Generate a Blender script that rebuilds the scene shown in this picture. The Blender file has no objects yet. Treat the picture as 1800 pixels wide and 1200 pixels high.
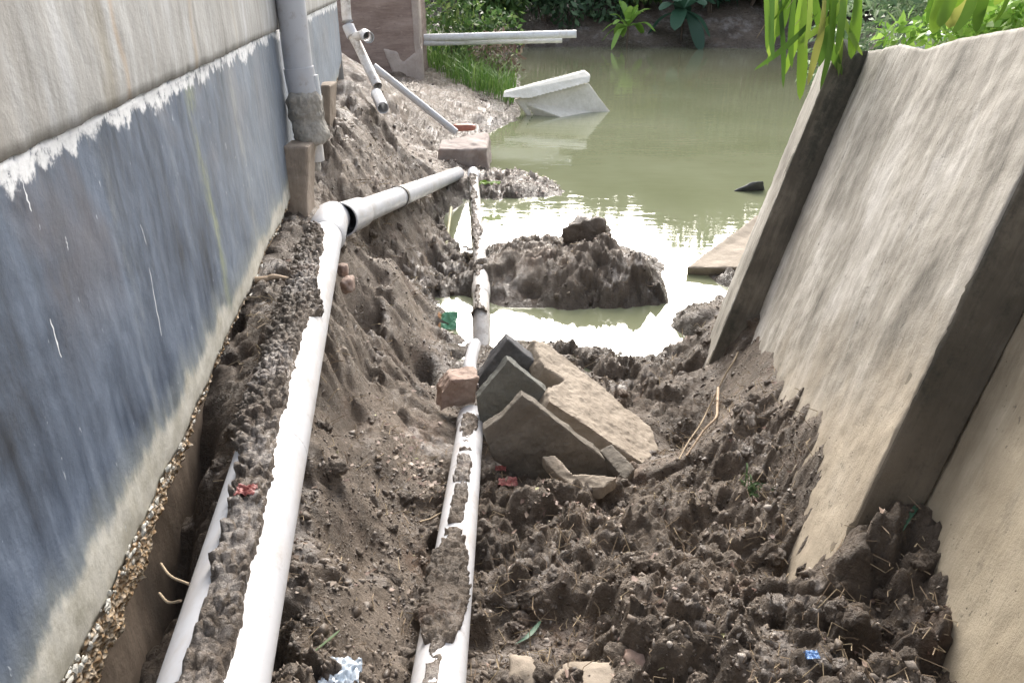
import bpy, bmesh, math, random
import numpy as np
from mathutils import Vector, Matrix, noise as mnoise

C = bpy.context.scene.collection
SC = bpy.context.scene
random.seed(7)
RNG = np.random.default_rng(7)
R = math.radians

# ------------------------------------------------------------------ camera
H = 2.1                      # camera height above the pond (z = 0)
F = 1300.0                   # focal length in pixels of the 1800 px wide photograph
PITCH = R(26.9)
SP, CP = math.sin(PITCH), math.cos(PITCH)
CAM = np.array([0.0, 0.0, H])
cam = bpy.data.objects.new('camera', bpy.data.cameras.new('camera'))
C.objects.link(cam)
cam.location = (0, 0, H)
cam.rotation_euler = (math.pi / 2 - PITCH, 0, 0)
cam.data.sensor_width = 36.0
cam.data.lens = 36.0 * F / 1800.0
cam.data.clip_start = 0.05
cam.data.clip_end = 600
SC.camera = cam

# ------------------------------------------------------------------ sky, sun, exposure
SUN_EL, SUN_AZ = R(33), R(5)          # azimuth measured from +Y towards +X
w = bpy.data.worlds.new('World'); SC.world = w; w.use_nodes = True
nt = w.node_tree; nt.nodes.clear()
sky = nt.nodes.new('ShaderNodeTexSky'); sky.sky_type = 'NISHITA'; sky.sun_disc = False
sky.sun_elevation = SUN_EL; sky.sun_rotation = SUN_AZ
sky.air_density = 1.0; sky.dust_density = 6.0; sky.ozone_density = 1.0
hs = nt.nodes.new('ShaderNodeHueSaturation'); hs.inputs['Saturation'].default_value = 0.45
bg = nt.nodes.new('ShaderNodeBackground'); bg.inputs['Strength'].default_value = 0.15
wo = nt.nodes.new('ShaderNodeOutputWorld')
nt.links.new(sky.outputs[0], hs.inputs['Color']); nt.links.new(hs.outputs[0], bg.inputs[0]); nt.links.new(bg.outputs[0], wo.inputs[0])
sun = bpy.data.objects.new('sun', bpy.data.lights.new('sun', 'SUN'))
C.objects.link(sun)
sun.data.energy = 0.62; sun.data.angle = R(34); sun.data.color = (1.0, 0.95, 0.88)
sd = Vector((math.sin(SUN_AZ) * math.cos(SUN_EL), math.cos(SUN_AZ) * math.cos(SUN_EL), math.sin(SUN_EL)))
sun.rotation_euler = sd.to_track_quat('Z', 'Y').to_euler()
sun.location = (0, 10, 12)
SC.view_settings.view_transform = 'Standard'; SC.view_settings.look = 'None'
SC.view_settings.gamma = 1.0; SC.view_settings.use_curve_mapping = False
SC.view_settings.exposure = 1.52
SC.cycles.max_bounces = 6; SC.cycles.diffuse_bounces = 3; SC.cycles.glossy_bounces = 3
SC.cycles.use_denoising = True

# ------------------------------------------------------------------ measuring helpers
def ray(u, v):
    a = (u - 900.0) / F; b = (v - 600.0) / F
    return np.array([a, CP - b * SP, -SP - b * CP])
def Pd(u, v, d): return CAM + ray(u, v) * d            # at a depth
def Pz(u, v, z): r = ray(u, v); return CAM + r * ((z - H) / r[2])
def Py(u, v, y): r = ray(u, v); return CAM + r * (y / r[1])
def Pp(u, v, plane):                                   # on a plane (n, point)
    n, p = plane; r = ray(u, v); return CAM + r * (np.dot(n, p - CAM) / np.dot(n, r))
def unit(a): a = np.asarray(a, float); return a / (np.linalg.norm(a) + 1e-12)
def plane3(a, b, c): return (unit(np.cross(b - a, c - a)), np.array(a, float))

# ------------------------------------------------------------------ noise
def _h(i, j, k, s):
    n = (i.astype(np.uint32) * np.uint32(374761393) + j.astype(np.uint32) * np.uint32(668265263)
         + k.astype(np.uint32) * np.uint32(2246822519) + np.uint32((s * 1274126177) & 0xffffffff))
    n = (n ^ (n >> np.uint32(13))) * np.uint32(1274126177)
    n = (n ^ (n >> np.uint32(16))) * np.uint32(2654435769)
    n = n ^ (n >> np.uint32(15))
    return (n & np.uint32(0xffffff)).astype(np.float64) / 16777215.0
def vn(p, s=0):
    p = np.asarray(p, float); f0 = np.floor(p); i = f0.astype(np.int64); t = p - f0; t = t * t * (3 - 2 * t)
    r = 0
    for a in (0, 1):
        for b in (0, 1):
            for c in (0, 1):
                wgt = (t[:, 0] if a else 1 - t[:, 0]) * (t[:, 1] if b else 1 - t[:, 1]) * (t[:, 2] if c else 1 - t[:, 2])
                r = r + wgt * _h(i[:, 0] + a, i[:, 1] + b, i[:, 2] + c, s)
    return r * 2 - 1
def fbm(p, o=4, s=0, g=0.5):
    r = 0; a = 1.0; q = np.asarray(p, float).copy(); tot = 0
    for k in range(o):
        r = r + a * vn(q, s + k * 17); tot += a; a *= g; q = q * 2.03 + 7.3
    return r / tot
def worley(p, s=0, tilt=False):                                    # 2-D cells in x, y: nearest, second, random of the nearest cell
    p = np.asarray(p, float); i = np.floor(p[:, :2]).astype(np.int64)
    d1 = np.full(len(p), 9.0); d2 = d1.copy(); cid = np.zeros(len(p)); tl = np.zeros(len(p)); z = np.zeros(len(p), np.int64)
    for a in (-1, 0, 1):
        for b in (-1, 0, 1):
            ci = i[:, 0] + a; cj = i[:, 1] + b
            dx = ci + _h(ci, cj, z, s) - p[:, 0]; dy = cj + _h(ci, cj, z + 5, s) - p[:, 1]
            d = np.sqrt(dx * dx + dy * dy); rnd = _h(ci, cj, z + 9, s)
            m = d < d1
            tl = np.where(m, (_h(ci, cj, z + 21, s) - .5) * dx + (_h(ci, cj, z + 23, s) - .5) * dy, tl)
            d2 = np.where(m, d1, np.minimum(d2, d)); cid = np.where(m, rnd, cid); d1 = np.where(m, d, d1)
    if tilt: return d1, d2, cid, tl
    return d1, d2, cid
def sstep(a, b, x): t = np.clip((x - a) / (b - a), 0, 1); return t * t * (3 - 2 * t)

# ------------------------------------------------------------------ materials
class NT:
    def __init__(s, name, rough=0.8, spec=0.5):
        s.m = bpy.data.materials.new(name); s.m.use_nodes = True; s.t = s.m.node_tree
        s.b = s.t.nodes['Principled BSDF']; s.b.inputs['Roughness'].default_value = rough
        s.b.inputs['Specular IOR Level'].default_value = spec
        s.co = s.t.nodes.new('ShaderNodeTexCoord').outputs['Object']
    def L(s, a, b): s.t.links.new(a, b)
    def put(s, sock, v):
        if isinstance(v, bpy.types.NodeSocket): s.L(v, sock)
        elif isinstance(v, (tuple, list)) and len(v) == 3 and sock.type == 'RGBA': sock.default_value = (*v, 1)
        else: sock.default_value = v
    def vec(s, sc): 
        n = s.t.nodes.new('ShaderNodeMapping'); n.inputs['Scale'].default_value = sc; s.L(s.co, n.inputs[0]); return n.outputs[0]
    def noise(s, scale, detail=4, rough=0.55, sc=None, dist=0.0):
        n = s.t.nodes.new('ShaderNodeTexNoise'); n.inputs['Scale'].default_value = scale; n.inputs['Detail'].default_value = detail
        n.inputs['Roughness'].default_value = rough; n.inputs['Distortion'].default_value = dist
        s.L(s.vec(sc) if sc else s.co, n.inputs['Vector']); return n.outputs['Fac']
    def voro(s, scale, feature='F1', sc=None):
        n = s.t.nodes.new('ShaderNodeTexVoronoi'); n.feature = feature; n.inputs['Scale'].default_value = scale
        s.L(s.vec(sc) if sc else s.co, n.inputs['Vector']); return n.outputs['Distance']
    def sep(s):
        n = s.t.nodes.new('ShaderNodeSeparateXYZ'); s.L(s.co, n.inputs[0]); return n.outputs
    def math(s, op, a, b=0.0, clamp=False):
        n = s.t.nodes.new('ShaderNodeMath'); n.operation = op; n.use_clamp = clamp; s.put(n.inputs[0], a); s.put(n.inputs[1], b); return n.outputs[0]
    def rng(s, x, a, b, c=0.0, d=1.0):
        n = s.t.nodes.new('ShaderNodeMapRange'); n.interpolation_type = 'SMOOTHSTEP'; s.put(n.inputs[0], x)
        for k, v in enumerate((a, b, c, d)): n.inputs[k + 1].default_value = v
        return n.outputs[0]
    def ramp(s, x, stops):
        n = s.t.nodes.new('ShaderNodeValToRGB'); s.put(n.inputs[0], x); e = n.color_ramp.elements
        while len(e) < len(stops): e.new(0.5)
        for k, (p, c) in enumerate(stops): e[k].position = p; e[k].color = (*c, 1)
        return n.outputs[0]
    def mix(s, f, a, b, mode='MIX'):
        n = s.t.nodes.new('ShaderNodeMix'); n.data_type = 'RGBA'; n.blend_type = mode
        s.put(n.inputs[0], f); s.put(n.inputs[6], a); s.put(n.inputs[7], b); return n.outputs[2]
    def island(s): return s.t.nodes.new('ShaderNodeNewGeometry').outputs['Random Per Island']
    def bump(s, h, strength=0.5, dist=0.01):
        n = s.t.nodes.new('ShaderNodeBump'); n.inputs['Strength'].default_value = strength; n.inputs['Distance'].default_value = dist
        s.put(n.inputs['Height'], h); s.L(n.outputs[0], s.b.inputs['Normal']); return n
    def out(s, col=None, rough=None):
        if col is not None: s.put(s.b.inputs['Base Color'], col)
        if rough is not None: s.put(s.b.inputs['Roughness'], rough)
        return s.m

def mat_mud(name, dark, mid, light, wetline=True):
    n = NT(name, 0.7, 0.5)
    big = n.noise(1.6, 5, 0.6); med = n.noise(11, 6, 0.68); fine = n.noise(70, 5, 0.7)
    f = n.math('ADD', n.math('MULTIPLY', big, 0.45), n.math('ADD', n.math('MULTIPLY', med, 0.35), n.math('MULTIPLY', fine, 0.2)))
    col = n.ramp(f, [(0.36, dark), (0.5, mid), (0.64, light)])
    pale = n.rng(n.math('MULTIPLY', n.noise(6.5, 6, 0.75), n.noise(2.6, 3, 0.5)), 0.245, 0.37)
    nz = n.t.nodes.new('ShaderNodeSeparateXYZ'); n.L(n.t.nodes.new('ShaderNodeNewGeometry').outputs['Normal'], nz.inputs[0])
    pale = n.math('MULTIPLY', pale, n.rng(nz.outputs[2], 0.62, 0.92))     # pale patches fade out on steep slopes
    col = n.mix(n.math('MULTIPLY', pale, 0.7), col, (0.47, 0.43, 0.40))
    red = n.rng(n.noise(3.3, 4, 0.6, sc=(1, 1, 1.3)), 0.56, 0.72)
    col = n.mix(n.math('MULTIPLY', red, 0.35), col, (0.20, 0.115, 0.075))
    rough = n.rng(n.noise(9, 4, 0.6), 0.35, 0.65, 0.27, 0.72)
    rough = n.math('SUBTRACT', rough, n.math('MULTIPLY', pale, 0.2))
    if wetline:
        bank_soil_shade = n.rng(n.sep()[1], 20.5, 22.5)  # far bank: dark wet soil, with the trees' shade painted into the colour
        col = n.mix(n.math('MULTIPLY', bank_soil_shade, 0.4), col, (0.035, 0.028, 0.026))
        z = n.math('ADD', n.sep()[2], n.math('MULTIPLY', n.noise(6, 4, 0.6), -0.08))
        wet = n.rng(z, -0.02, 0.16, 1, 0)
        col = n.mix(n.math('MULTIPLY', wet, 0.45), col, (0.06, 0.052, 0.045))
        rough = n.math('SUBTRACT', rough, n.math('MULTIPLY', wet, 0.25))
    n.bump(n.math('ADD', n.noise(45, 7, 0.76), n.math('ADD', n.math('MULTIPLY', n.voro(85), 0.15), n.math('MULTIPLY', n.noise(150, 4, 0.7), 0.5))), 1.0, 0.02)
    return n.out(col, rough)

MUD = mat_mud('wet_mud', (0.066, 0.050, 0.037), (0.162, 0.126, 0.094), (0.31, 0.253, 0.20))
CLOD = None
def mat_clod():
    n = NT('soil_crumbs', 0.7)
    col = n.ramp(n.island(), [(0.0, (0.062, 0.047, 0.036)), (0.5, (0.142, 0.111, 0.084)), (0.85, (0.225, 0.183, 0.145)), (1.0, (0.42, 0.38, 0.34))])
    col = n.mix(n.math('MULTIPLY', n.noise(60, 4), 0.4), col, (0.10, 0.08, 0.065))
    n.bump(n.noise(150, 4, 0.7), 0.7, 0.004)
    return n.out(col, n.rng(n.island(), 0, 1, 0.32, 0.8))
CLOD = mat_clod()

def mat_pvc(name, tint=(0.80, 0.80, 0.84), dirt=0.5, dirtcol=(0.20, 0.155, 0.115)):
    n = NT(name, 0.38)
    d1 = n.rng(n.noise(20, 7, 0.75), 0.56 - 0.12 * dirt, 0.74 - 0.14 * dirt)
    d2 = n.rng(n.noise(4, 4, 0.6), 0.35, 0.7)
    col = n.mix(n.math('MULTIPLY', n.math('MULTIPLY', d1, d2), 0.25 + 0.75 * dirt), tint, dirtcol)
    col = n.mix(n.math('MULTIPLY', n.rng(n.noise(90, 3, 0.6), 0.62, 0.75), 0.35 * dirt), col, dirtcol)
    col = n.mix(n.math('MULTIPLY', n.noise(7, 3), 0.12), col, (0.62, 0.60, 0.56))
    film = n.rng(n.noise(8, 7, 0.72, sc=(1, .45, 1)), 0.47, 0.66)
    col = n.mix(n.math('MULTIPLY', film, 0.28 + .3 * dirt), col, (0.40, 0.35, 0.30))
    n.bump(n.noise(40, 4), 0.08, 0.003)
    return n.out(col, n.rng(n.noise(15, 4), 0.3, 0.7, 0.3, 0.55))
PVC = mat_pvc('white_pvc', (0.52, 0.53, 0.56), dirt=0.4)
PVC_DIRTY = mat_pvc('muddy_pvc', (0.64, 0.62, 0.60), dirt=0.9)
PVC_INSIDE = mat_pvc('pipe_inside', (0.10, 0.09, 0.08), dirt=1.0)
PVC_GREY = mat_pvc('grey_white_pvc', (0.74, 0.76, 0.78), dirt=0.2)

def mat_upper():
    n = NT('bare_render', 0.85)
    st = n.noise(5, 7, 0.65, sc=(1.6, 1.6, 0.22)); st2 = n.noise(19, 6, 0.7, sc=(1.3, 1.3, 0.12)); bl = n.noise(2.0, 4)
    col = n.ramp(n.math('ADD', n.math('MULTIPLY', st, 0.6), n.math('MULTIPLY', st2, 0.4)), [(0.34, (0.23, 0.222, 0.205)), (0.5, (0.35, 0.345, 0.33)), (0.66, (0.50, 0.508, 0.52))])
    y = n.sep()[1]
    col = n.mix(n.math('MULTIPLY', n.rng(n.math('ADD', y, n.math('MULTIPLY', bl, 0.7)), 1.9, 1.2), 0.35), col, (0.33, 0.285, 0.23))
    for c, wd, tint, a in ((1.62, 0.055, (0.22, 0.19, 0.13), 0.6), (1.72, 0.03, (0.40, 0.27, 0.15), 0.45), (2.33, 0.035, (0.32, 0.24, 0.15), 0.5), (2.9, 0.04, (0.36, 0.33, 0.28), 0.5)):
        yy = n.math('ABSOLUTE', n.math('SUBTRACT', n.math('ADD', y, n.math('MULTIPLY', n.noise(4, 3), 0.10)), c + 0.05))
        m = n.math('MULTIPLY', n.rng(yy, wd, 0.0), n.rng(n.noise(8, 5, 0.7, sc=(1, 1, 0.3)), 0.3, 0.6))
        col = n.mix(n.math('MULTIPLY', m, a), col, tint)
    n.bump(n.math('ADD', n.noise(60, 6, 0.7), n.math('MULTIPLY', n.noise(9, 4), 2.0)), 0.35, 0.006)
    return n.out(col)
def mat_band():
    n = NT('blue_grey_paint', 0.62)
    y = n.sep()[1]; z = n.sep()[2]
    s1 = n.noise(4.5, 7, 0.65, sc=(1.5, 1.5, 0.25)); s2 = n.noise(24, 6, 0.72, sc=(1.2, 1.2, 0.10)); s3 = n.noise(2.2, 4, 0.6)
    blot = n.noise(7, 7, 0.7, sc=(1, 1, 0.55), dist=0.6)
    f = n.math('ADD', n.math('MULTIPLY', s1, 0.26), n.math('ADD', n.math('MULTIPLY', s2, 0.22), n.math('ADD', n.math('MULTIPLY', s3, 0.2), n.math('MULTIPLY', blot, 0.32))))
    col = n.ramp(f, [(0.36, (0.035, 0.040, 0.050)), (0.45, (0.068, 0.088, 0.124)), (0.53, (0.108, 0.138, 0.190)), (0.61, (0.172, 0.21, 0.272)), (0.70, (0.30, 0.33, 0.37))])
    brown = n.math('MULTIPLY', n.rng(s3, 0.45, 0.62), n.rng(z, 1.35, 1.65))
    col = n.mix(n.math('MULTIPLY', brown, 0.5), col, (0.115, 0.095, 0.09))
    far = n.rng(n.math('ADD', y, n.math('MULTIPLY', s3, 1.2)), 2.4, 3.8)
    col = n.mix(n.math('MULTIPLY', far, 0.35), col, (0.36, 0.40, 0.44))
    for c, wd, tint, a in ((2.24, 0.075, (0.27, 0.30, 0.19), 0.7), (2.75, 0.08, (0.38, 0.39, 0.37), 0.45), (1.52, 0.05, (0.25, 0.27, 0.28), 0.35), (1.95, 0.06, (0.27, 0.30, 0.33), 0.3), (3.1, 0.08, (0.25, 0.28, 0.32), 0.3), (4.35, 0.10, (0.50, 0.55, 0.30), 0.8), (4.9, 0.2, (0.6, 0.6, 0.52), 0.7)):
        yy = n.math('ABSOLUTE', n.math('SUBTRACT', n.math('ADD', y, n.math('MULTIPLY', n.noise(3.5, 7, 0.75, sc=(1, 1, .6)), 0.22)), c + 0.11))
        m = n.math('MULTIPLY', n.rng(yy, wd, 0.0), n.rng(n.noise(14, 6, 0.75, sc=(1, 1, 0.35)), 0.42, 0.62))
        col = n.mix(n.math('MULTIPLY', m, a), col, tint)
    # unpainted cement along the broken foot, its edge running up in tongues
    h = n.math('ADD', z, n.math('ADD', n.math('MULTIPLY', n.noise(9, 6, 0.7, sc=(1, 1, 0.35)), -0.16), n.math('MULTIPLY', n.noise(2.0, 3), -0.10)))
    y2 = n.math('MULTIPLY', n.rng(y, 2.6, 6.5), -0.15)
    h = n.math('ADD', h, y2)
    foot = n.rng(h, 1.005, 0.955)
    foot2 = n.rng(h, 1.09, 0.97)
    cem = n.ramp(n.noise(14, 6, 0.7), [(0.35, (0.42, 0.40, 0.33)), (0.6, (0.62, 0.60, 0.53))])
    col = n.mix(n.math('MULTIPLY', foot2, 0.45), col, (0.34, 0.36, 0.32))
    col = n.mix(foot, col, cem)
    # white lime crust along the top edge
    h2 = n.math('ADD', z, n.math('ADD', n.math('MULTIPLY', n.noise(8, 5, 0.7, sc=(1, 1, 0.45)), 0.18), n.math('MULTIPLY', n.noise(40, 5, 0.75), 0.05)))
    crust = n.math('MULTIPLY', n.rng(h2, 1.898, 1.915), n.rng(n.noise(30, 5, .75), .34, .46))
    col = n.mix(crust, col, n.ramp(n.noise(30, 5, 0.7), [(0.3, (0.45, 0.46, 0.48)), (0.55, (0.74, 0.75, 0.76))]))
    sp = n.math('MULTIPLY', n.rng(n.noise(55, 3, 0.6, sc=(1, 1, 0.35)), 0.70, 0.76), 0.7)
    col = n.mix(sp, col, (0.6, 0.64, 0.68))
    n.bump(n.math('ADD', n.noise(70, 6, 0.7), n.math('MULTIPLY', n.noise(12, 5, sc=(1, 1, 0.4)), 1.5)), 0.3, 0.005)
    return n.out(col, n.rng(s2, 0.35, 0.65, 0.45, 0.8))
def mat_rubble():
    n = NT('broken_mortar', 0.9)
    col = n.ramp(n.math('ADD', n.math('MULTIPLY', n.noise(30, 5, 0.7), 0.6), n.math('MULTIPLY', n.voro(70), 0.8)), [(0.3, (0.14, 0.08, 0.045)), (0.5, (0.42, 0.27, 0.145)), (0.65, (0.50, 0.37, 0.23)), (0.85, (0.62, 0.52, 0.40))])
    n.bump(n.voro(90), 0.9, 0.01)
    return n.out(col)
def mat_concrete(name, lo, hi, streak=True, moss=0.0, mosscol=(0.07, 0.075, 0.05), dirt=0.3, axis=None, grad=None):
    n = NT(name, 0.85)
    sc = axis or (1.2, 1.2, 0.18)
    s1 = n.noise(7, 7, 0.68, sc=sc if streak else None); s2 = n.noise(30, 6, 0.72, sc=sc if streak else None); b = n.noise(3, 5, 0.6)
    f = n.math('ADD', n.math('MULTIPLY', s1, 0.4), n.math('ADD', n.math('MULTIPLY', s2, 0.3), n.math('MULTIPLY', b, 0.3)))
    col = n.ramp(f, [(0.36, lo), (0.64, hi)])
    if grad:                                           # (z0, z1, low colours): silt-coloured below, weathered above
        z = n.math('ADD', n.sep()[2], n.math('MULTIPLY', n.math('SUBTRACT', n.noise(3.0, 5, 0.65), 0.5), 0.9))
        low = n.ramp(f, [(0.36, grad[2]), (0.64, grad[3])])
        col = n.mix(n.rng(z, grad[0], grad[1]), low, col)
    if moss:
        mm = n.rng(n.math('ADD', n.math('MULTIPLY', n.noise(2.4, 5, 0.65, sc=sc if streak else None), 0.6), n.math('MULTIPLY', n.noise(14, 6, 0.75, sc=sc if streak else None), 0.4)), 0.56 - 0.25 * moss, 0.82 - 0.2 * moss)
        col = n.mix(n.math('MULTIPLY', mm, 0.85), col, mosscol)
    if streak:
        thin = n.rng(n.noise(46, 6, 0.75, sc=(sc[0], sc[1], sc[2] * .35)), 0.56, 0.70)
        col = n.mix(n.math('MULTIPLY', thin, 0.45), col, tuple(.42 * x for x in lo))
        thin2 = n.rng(n.noise(21, 6, 0.75, sc=(sc[0], sc[1], sc[2] * .5)), 0.57, 0.72)
        col = n.mix(n.math('MULTIPLY', thin2, 0.4), col, tuple(min(.75, 1.25 * x) for x in hi))
    pores = n.rng(n.voro(60), 0.10, 0.04)
    col = n.mix(n.math('MULTIPLY', n.math('MULTIPLY', pores, n.rng(n.noise(8, 3), .5, .62)), .7), col, tuple(.35 * x for x in lo))
    if dirt:
        d = n.rng(n.noise(38, 5, 0.75), 0.62, 0.72)
        col = n.mix(n.math('MULTIPLY', d, dirt), col, (0.13, 0.11, 0.085))
    n.bump(n.math('ADD', n.noise(75, 6, 0.72), n.math('MULTIPLY', n.noise(14, 5), 1.6)), 0.4, 0.006)
    return n.out(col)
UPPER, BAND, RUBBLE = mat_upper(), mat_band(), mat_rubble()
FOUND = mat_concrete('stained_footing', (0.16, 0.12, 0.085), (0.33, 0.26, 0.20), moss=0.35, mosscol=(0.06, 0.05, 0.04))
def mat_panel(name, dark, mid, light, low0, low1, z0, z1, mould=0.5, mouldcol=(0.07, 0.068, 0.055)):
    n = NT(name, 0.82)
    def dot(d):
        k = n.t.nodes.new('ShaderNodeVectorMath'); k.operation = 'DOT_PRODUCT'; n.L(n.co, k.inputs[0]); k.inputs[1].default_value = d; return k.outputs['Value']
    U = unit((0.31, 0.20, 0.95)); W = unit((0.17, 0.87, -0.24)); N_ = np.cross(U, W); W = np.cross(N_, U)
    cb = n.t.nodes.new('ShaderNodeCombineXYZ'); n.L(dot(W), cb.inputs[0]); n.L(dot(N_), cb.inputs[1]); n.L(dot(U), cb.inputs[2])
    iso = n.co; n.co = cb.outputs[0]
    s1 = n.noise(22, 8, 0.72, sc=(1, 1, 0.10)); s2 = n.noise(60, 7, 0.75, sc=(1, 1, 0.09)); s3 = n.noise(7, 6, 0.65, sc=(1, 1, 0.22)); b = n.noise(2.6, 6, 0.65)
    f = n.math('ADD', n.math('MULTIPLY', s1, 0.22), n.math('ADD', n.math('MULTIPLY', s2, 0.13), n.math('ADD', n.math('MULTIPLY', s3, 0.27), n.math('MULTIPLY', b, 0.38))))
    col = n.ramp(f, [(0.38, dark), (0.50, mid), (0.60, light)])
    z = n.math('ADD', dot(U), n.math('MULTIPLY', n.math('SUBTRACT', n.noise(3.0, 6, 0.7), 0.5), 0.9))
    lo = n.ramp(n.math('ADD', n.math('MULTIPLY', f, .6), n.math('MULTIPLY', n.noise(5, 6, .7), .4)), [(0.38, low0), (0.6, low1)])
    col = n.mix(n.rng(z, z0, z1), lo, col)
    m = n.math('ADD', n.math('MULTIPLY', n.noise(3.4, 6, 0.7, sc=(1, 1, 0.35)), 0.5), n.math('ADD', n.math('MULTIPLY', s1, 0.3), n.math('MULTIPLY', n.noise(40, 5, 0.8), 0.2)))
    col = n.mix(n.math('MULTIPLY', n.rng(m, 0.62 - 0.2 * mould, 0.74 - 0.2 * mould), 0.8), col, mouldcol)
    sp = n.math('MULTIPLY', n.rng(n.noise(75, 4, 0.7, sc=(1, 1, .5)), 0.60, 0.68), n.rng(n.noise(5, 4, .6), .48, .6))
    col = n.mix(n.math('MULTIPLY', sp, 0.75), col, (0.09, 0.08, 0.062))
    pores = n.math('MULTIPLY', n.rng(n.voro(45), 0.13, 0.05), n.rng(n.noise(11, 3), .52, .62))
    col = n.mix(n.math('MULTIPLY', pores, .8), col, (0.07, 0.062, 0.05))
    spl = n.math('MULTIPLY', n.rng(n.math('ADD', dot(U), n.math('MULTIPLY', n.noise(9, 5, .7), -.5)), 1.15, 0.85), n.rng(n.noise(30, 6, .75), .44, .56))
    col = n.mix(n.math('MULTIPLY', spl, .75), col, (0.15, 0.12, 0.095))
    n.bump(n.math('ADD', n.math('MULTIPLY', s2, 0.7), n.math('ADD', n.noise(110, 6, 0.75), n.math('MULTIPLY', pores, -1.5))), 0.5, 0.005)
    return n.out(col)
PANEL = mat_panel('weathered_panel', (0.13, 0.12, 0.10), (0.37, 0.345, 0.30), (0.62, 0.595, 0.55), (0.33, 0.275, 0.205), (0.56, 0.485, 0.375), 1.6, 2.35, 0.40)
PANEL_SIDE = mat_panel('dark_side', (0.05, 0.047, 0.037), (0.115, 0.10, 0.077), (0.24, 0.21, 0.165), (0.13, 0.105, 0.075), (0.23, 0.19, 0.14), 1.3, 2.3, 0.62, (0.032, 0.033, 0.025))  # darker tones than the panel face, darkest in streaks and patches
SILT = mat_panel('silted_panel', (0.20, 0.17, 0.125), (0.38, 0.325, 0.24), (0.56, 0.495, 0.385), (0.36, 0.30, 0.21), (0.54, 0.47, 0.355), 1.3, 2.1, 0.34, (0.13, 0.115, 0.085))
SLAB = mat_concrete('muddy_slab', (0.22, 0.182, 0.14), (0.42, 0.36, 0.29), streak=False, moss=0.45, mosscol=(0.15, 0.12, 0.09), dirt=0.6)
SLATE = mat_concrete('slate_grey_concrete', (0.065, 0.068, 0.075), (0.15, 0.15, 0.15), streak=False, dirt=0.3)
GREYC = mat_concrete('green_grey_concrete', (0.11, 0.115, 0.105), (0.22, 0.22, 0.195), streak=False, dirt=0.3)
BROWNC = mat_concrete('brown_grey_concrete', (0.12, 0.105, 0.085), (0.25, 0.22, 0.18), streak=False, moss=0.2, dirt=0.4)
PALE = mat_concrete('pale_wet_concrete', (0.56, 0.54, 0.46), (0.80, 0.78, 0.72), streak=False, dirt=0.15)
MORTAR = mat_concrete('grey_mortar', (0.20, 0.18, 0.15), (0.46, 0.43, 0.38), streak=False, moss=0.5, mosscol=(0.08, 0.075, 0.06), dirt=0.4)
PIERM = mat_concrete('weathered_brick', (0.20, 0.14, 0.115), (0.42, 0.33, 0.285), streak=True, axis=(0.25, 0.25, 1.6), moss=0.5, mosscol=(0.12, 0.075, 0.06), dirt=0.2)
RENDERM = mat_concrete('pier_render', (0.33, 0.27, 0.235), (0.50, 0.43, 0.38), streak=False, dirt=0.2)
BRICKM = mat_concrete('red_brick_stone', (0.25, 0.165, 0.13), (0.46, 0.36, 0.30), streak=False, moss=0.25, mosscol=(0.12, 0.09, 0.07), dirt=0.4)

def mat_leaf(name, stops, rough=0.5, trans=0.35):
    n = NT(name, rough)
    col = n.ramp(n.island(), stops)
    col = n.mix(n.math('MULTIPLY', n.noise(6, 3), 0.35), col, stops[0][1])
    n.put(n.b.inputs['Base Color'], col)
    tr = n.t.nodes.new('ShaderNodeBsdfTranslucent'); n.L(col, tr.inputs[0])
    mx = n.t.nodes.new('ShaderNodeMixShader'); mx.inputs[0].default_value = trans
    o = n.t.nodes['Material Output']
    n.L(n.b.outputs[0], mx.inputs[1]); n.L(tr.outputs[0], mx.inputs[2]); n.L(mx.outputs[0], o.inputs[0])
    return n.m
LEAF_LIME = mat_leaf('lime_leaves', [(0, (0.18, 0.36, 0.05)), (1, (0.40, 0.60, 0.14))], trans=0.4)
LEAF_DARK = mat_leaf('dark_leaves', [(0, (0.035, 0.075, 0.035)), (0.6, (0.09, 0.17, 0.085)), (1, (0.22, 0.34, 0.18))])
LEAF_BLUE = mat_leaf('blue_green_leaves', [(0, (0.03, 0.085, 0.05)), (1, (0.11, 0.24, 0.15))])
LEAF_MID = mat_leaf('mid_leaves', [(0, (0.05, 0.11, 0.03)), (0.6, (0.12, 0.22, 0.06)), (1, (0.28, 0.36, 0.12))])
LEAF_PALE = mat_leaf('pale_leaves', [(0, (0.10, 0.18, 0.08)), (0.6, (0.22, 0.33, 0.17)), (1, (0.42, 0.50, 0.32))])
LEAF_BRIGHT = mat_leaf('bright_leaves', [(0, (0.06, 0.13, 0.02)), (0.5, (0.16, 0.29, 0.025)), (0.9, (0.31, 0.43, 0.07)), (1, (0.42, 0.36, 0.12))], trans=0.5)
GRASS = mat_leaf('grass_blades', [(0, (0.07, 0.16, 0.025)), (0.6, (0.15, 0.30, 0.05)), (1, (0.34, 0.46, 0.14))])
TUFT = mat_leaf('tuft_blades', [(0, (0.04, 0.075, 0.03)), (1, (0.10, 0.17, 0.06))])
LITTER = mat_leaf('dead_leaves', [(0, (0.13, 0.075, 0.06)), (0.4, (0.24, 0.165, 0.125)), (0.75, (0.34, 0.27, 0.21)), (0.95, (0.48, 0.41, 0.34)), (1, (0.32, 0.34, 0.12))], 0.6, 0.1)
STRAW = mat_leaf('straw', [(0, (0.17, 0.12, 0.08)), (0.5, (0.34, 0.26, 0.17)), (1, (0.56, 0.46, 0.30))], 0.7, 0.05)
def mat_plain(name, col, rough=0.6, var=0.25, scale=20):
    n = NT(name, rough)
    c2 = tuple(x * 0.55 for x in col)
    c = n.mix(n.math('MULTIPLY', n.rng(n.noise(scale, 5, 0.7), 0.4, 0.7), var * 2), col, c2)
    n.bump(n.noise(scale * 3, 4), 0.3, 0.004)
    return n.out(c)
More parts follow.
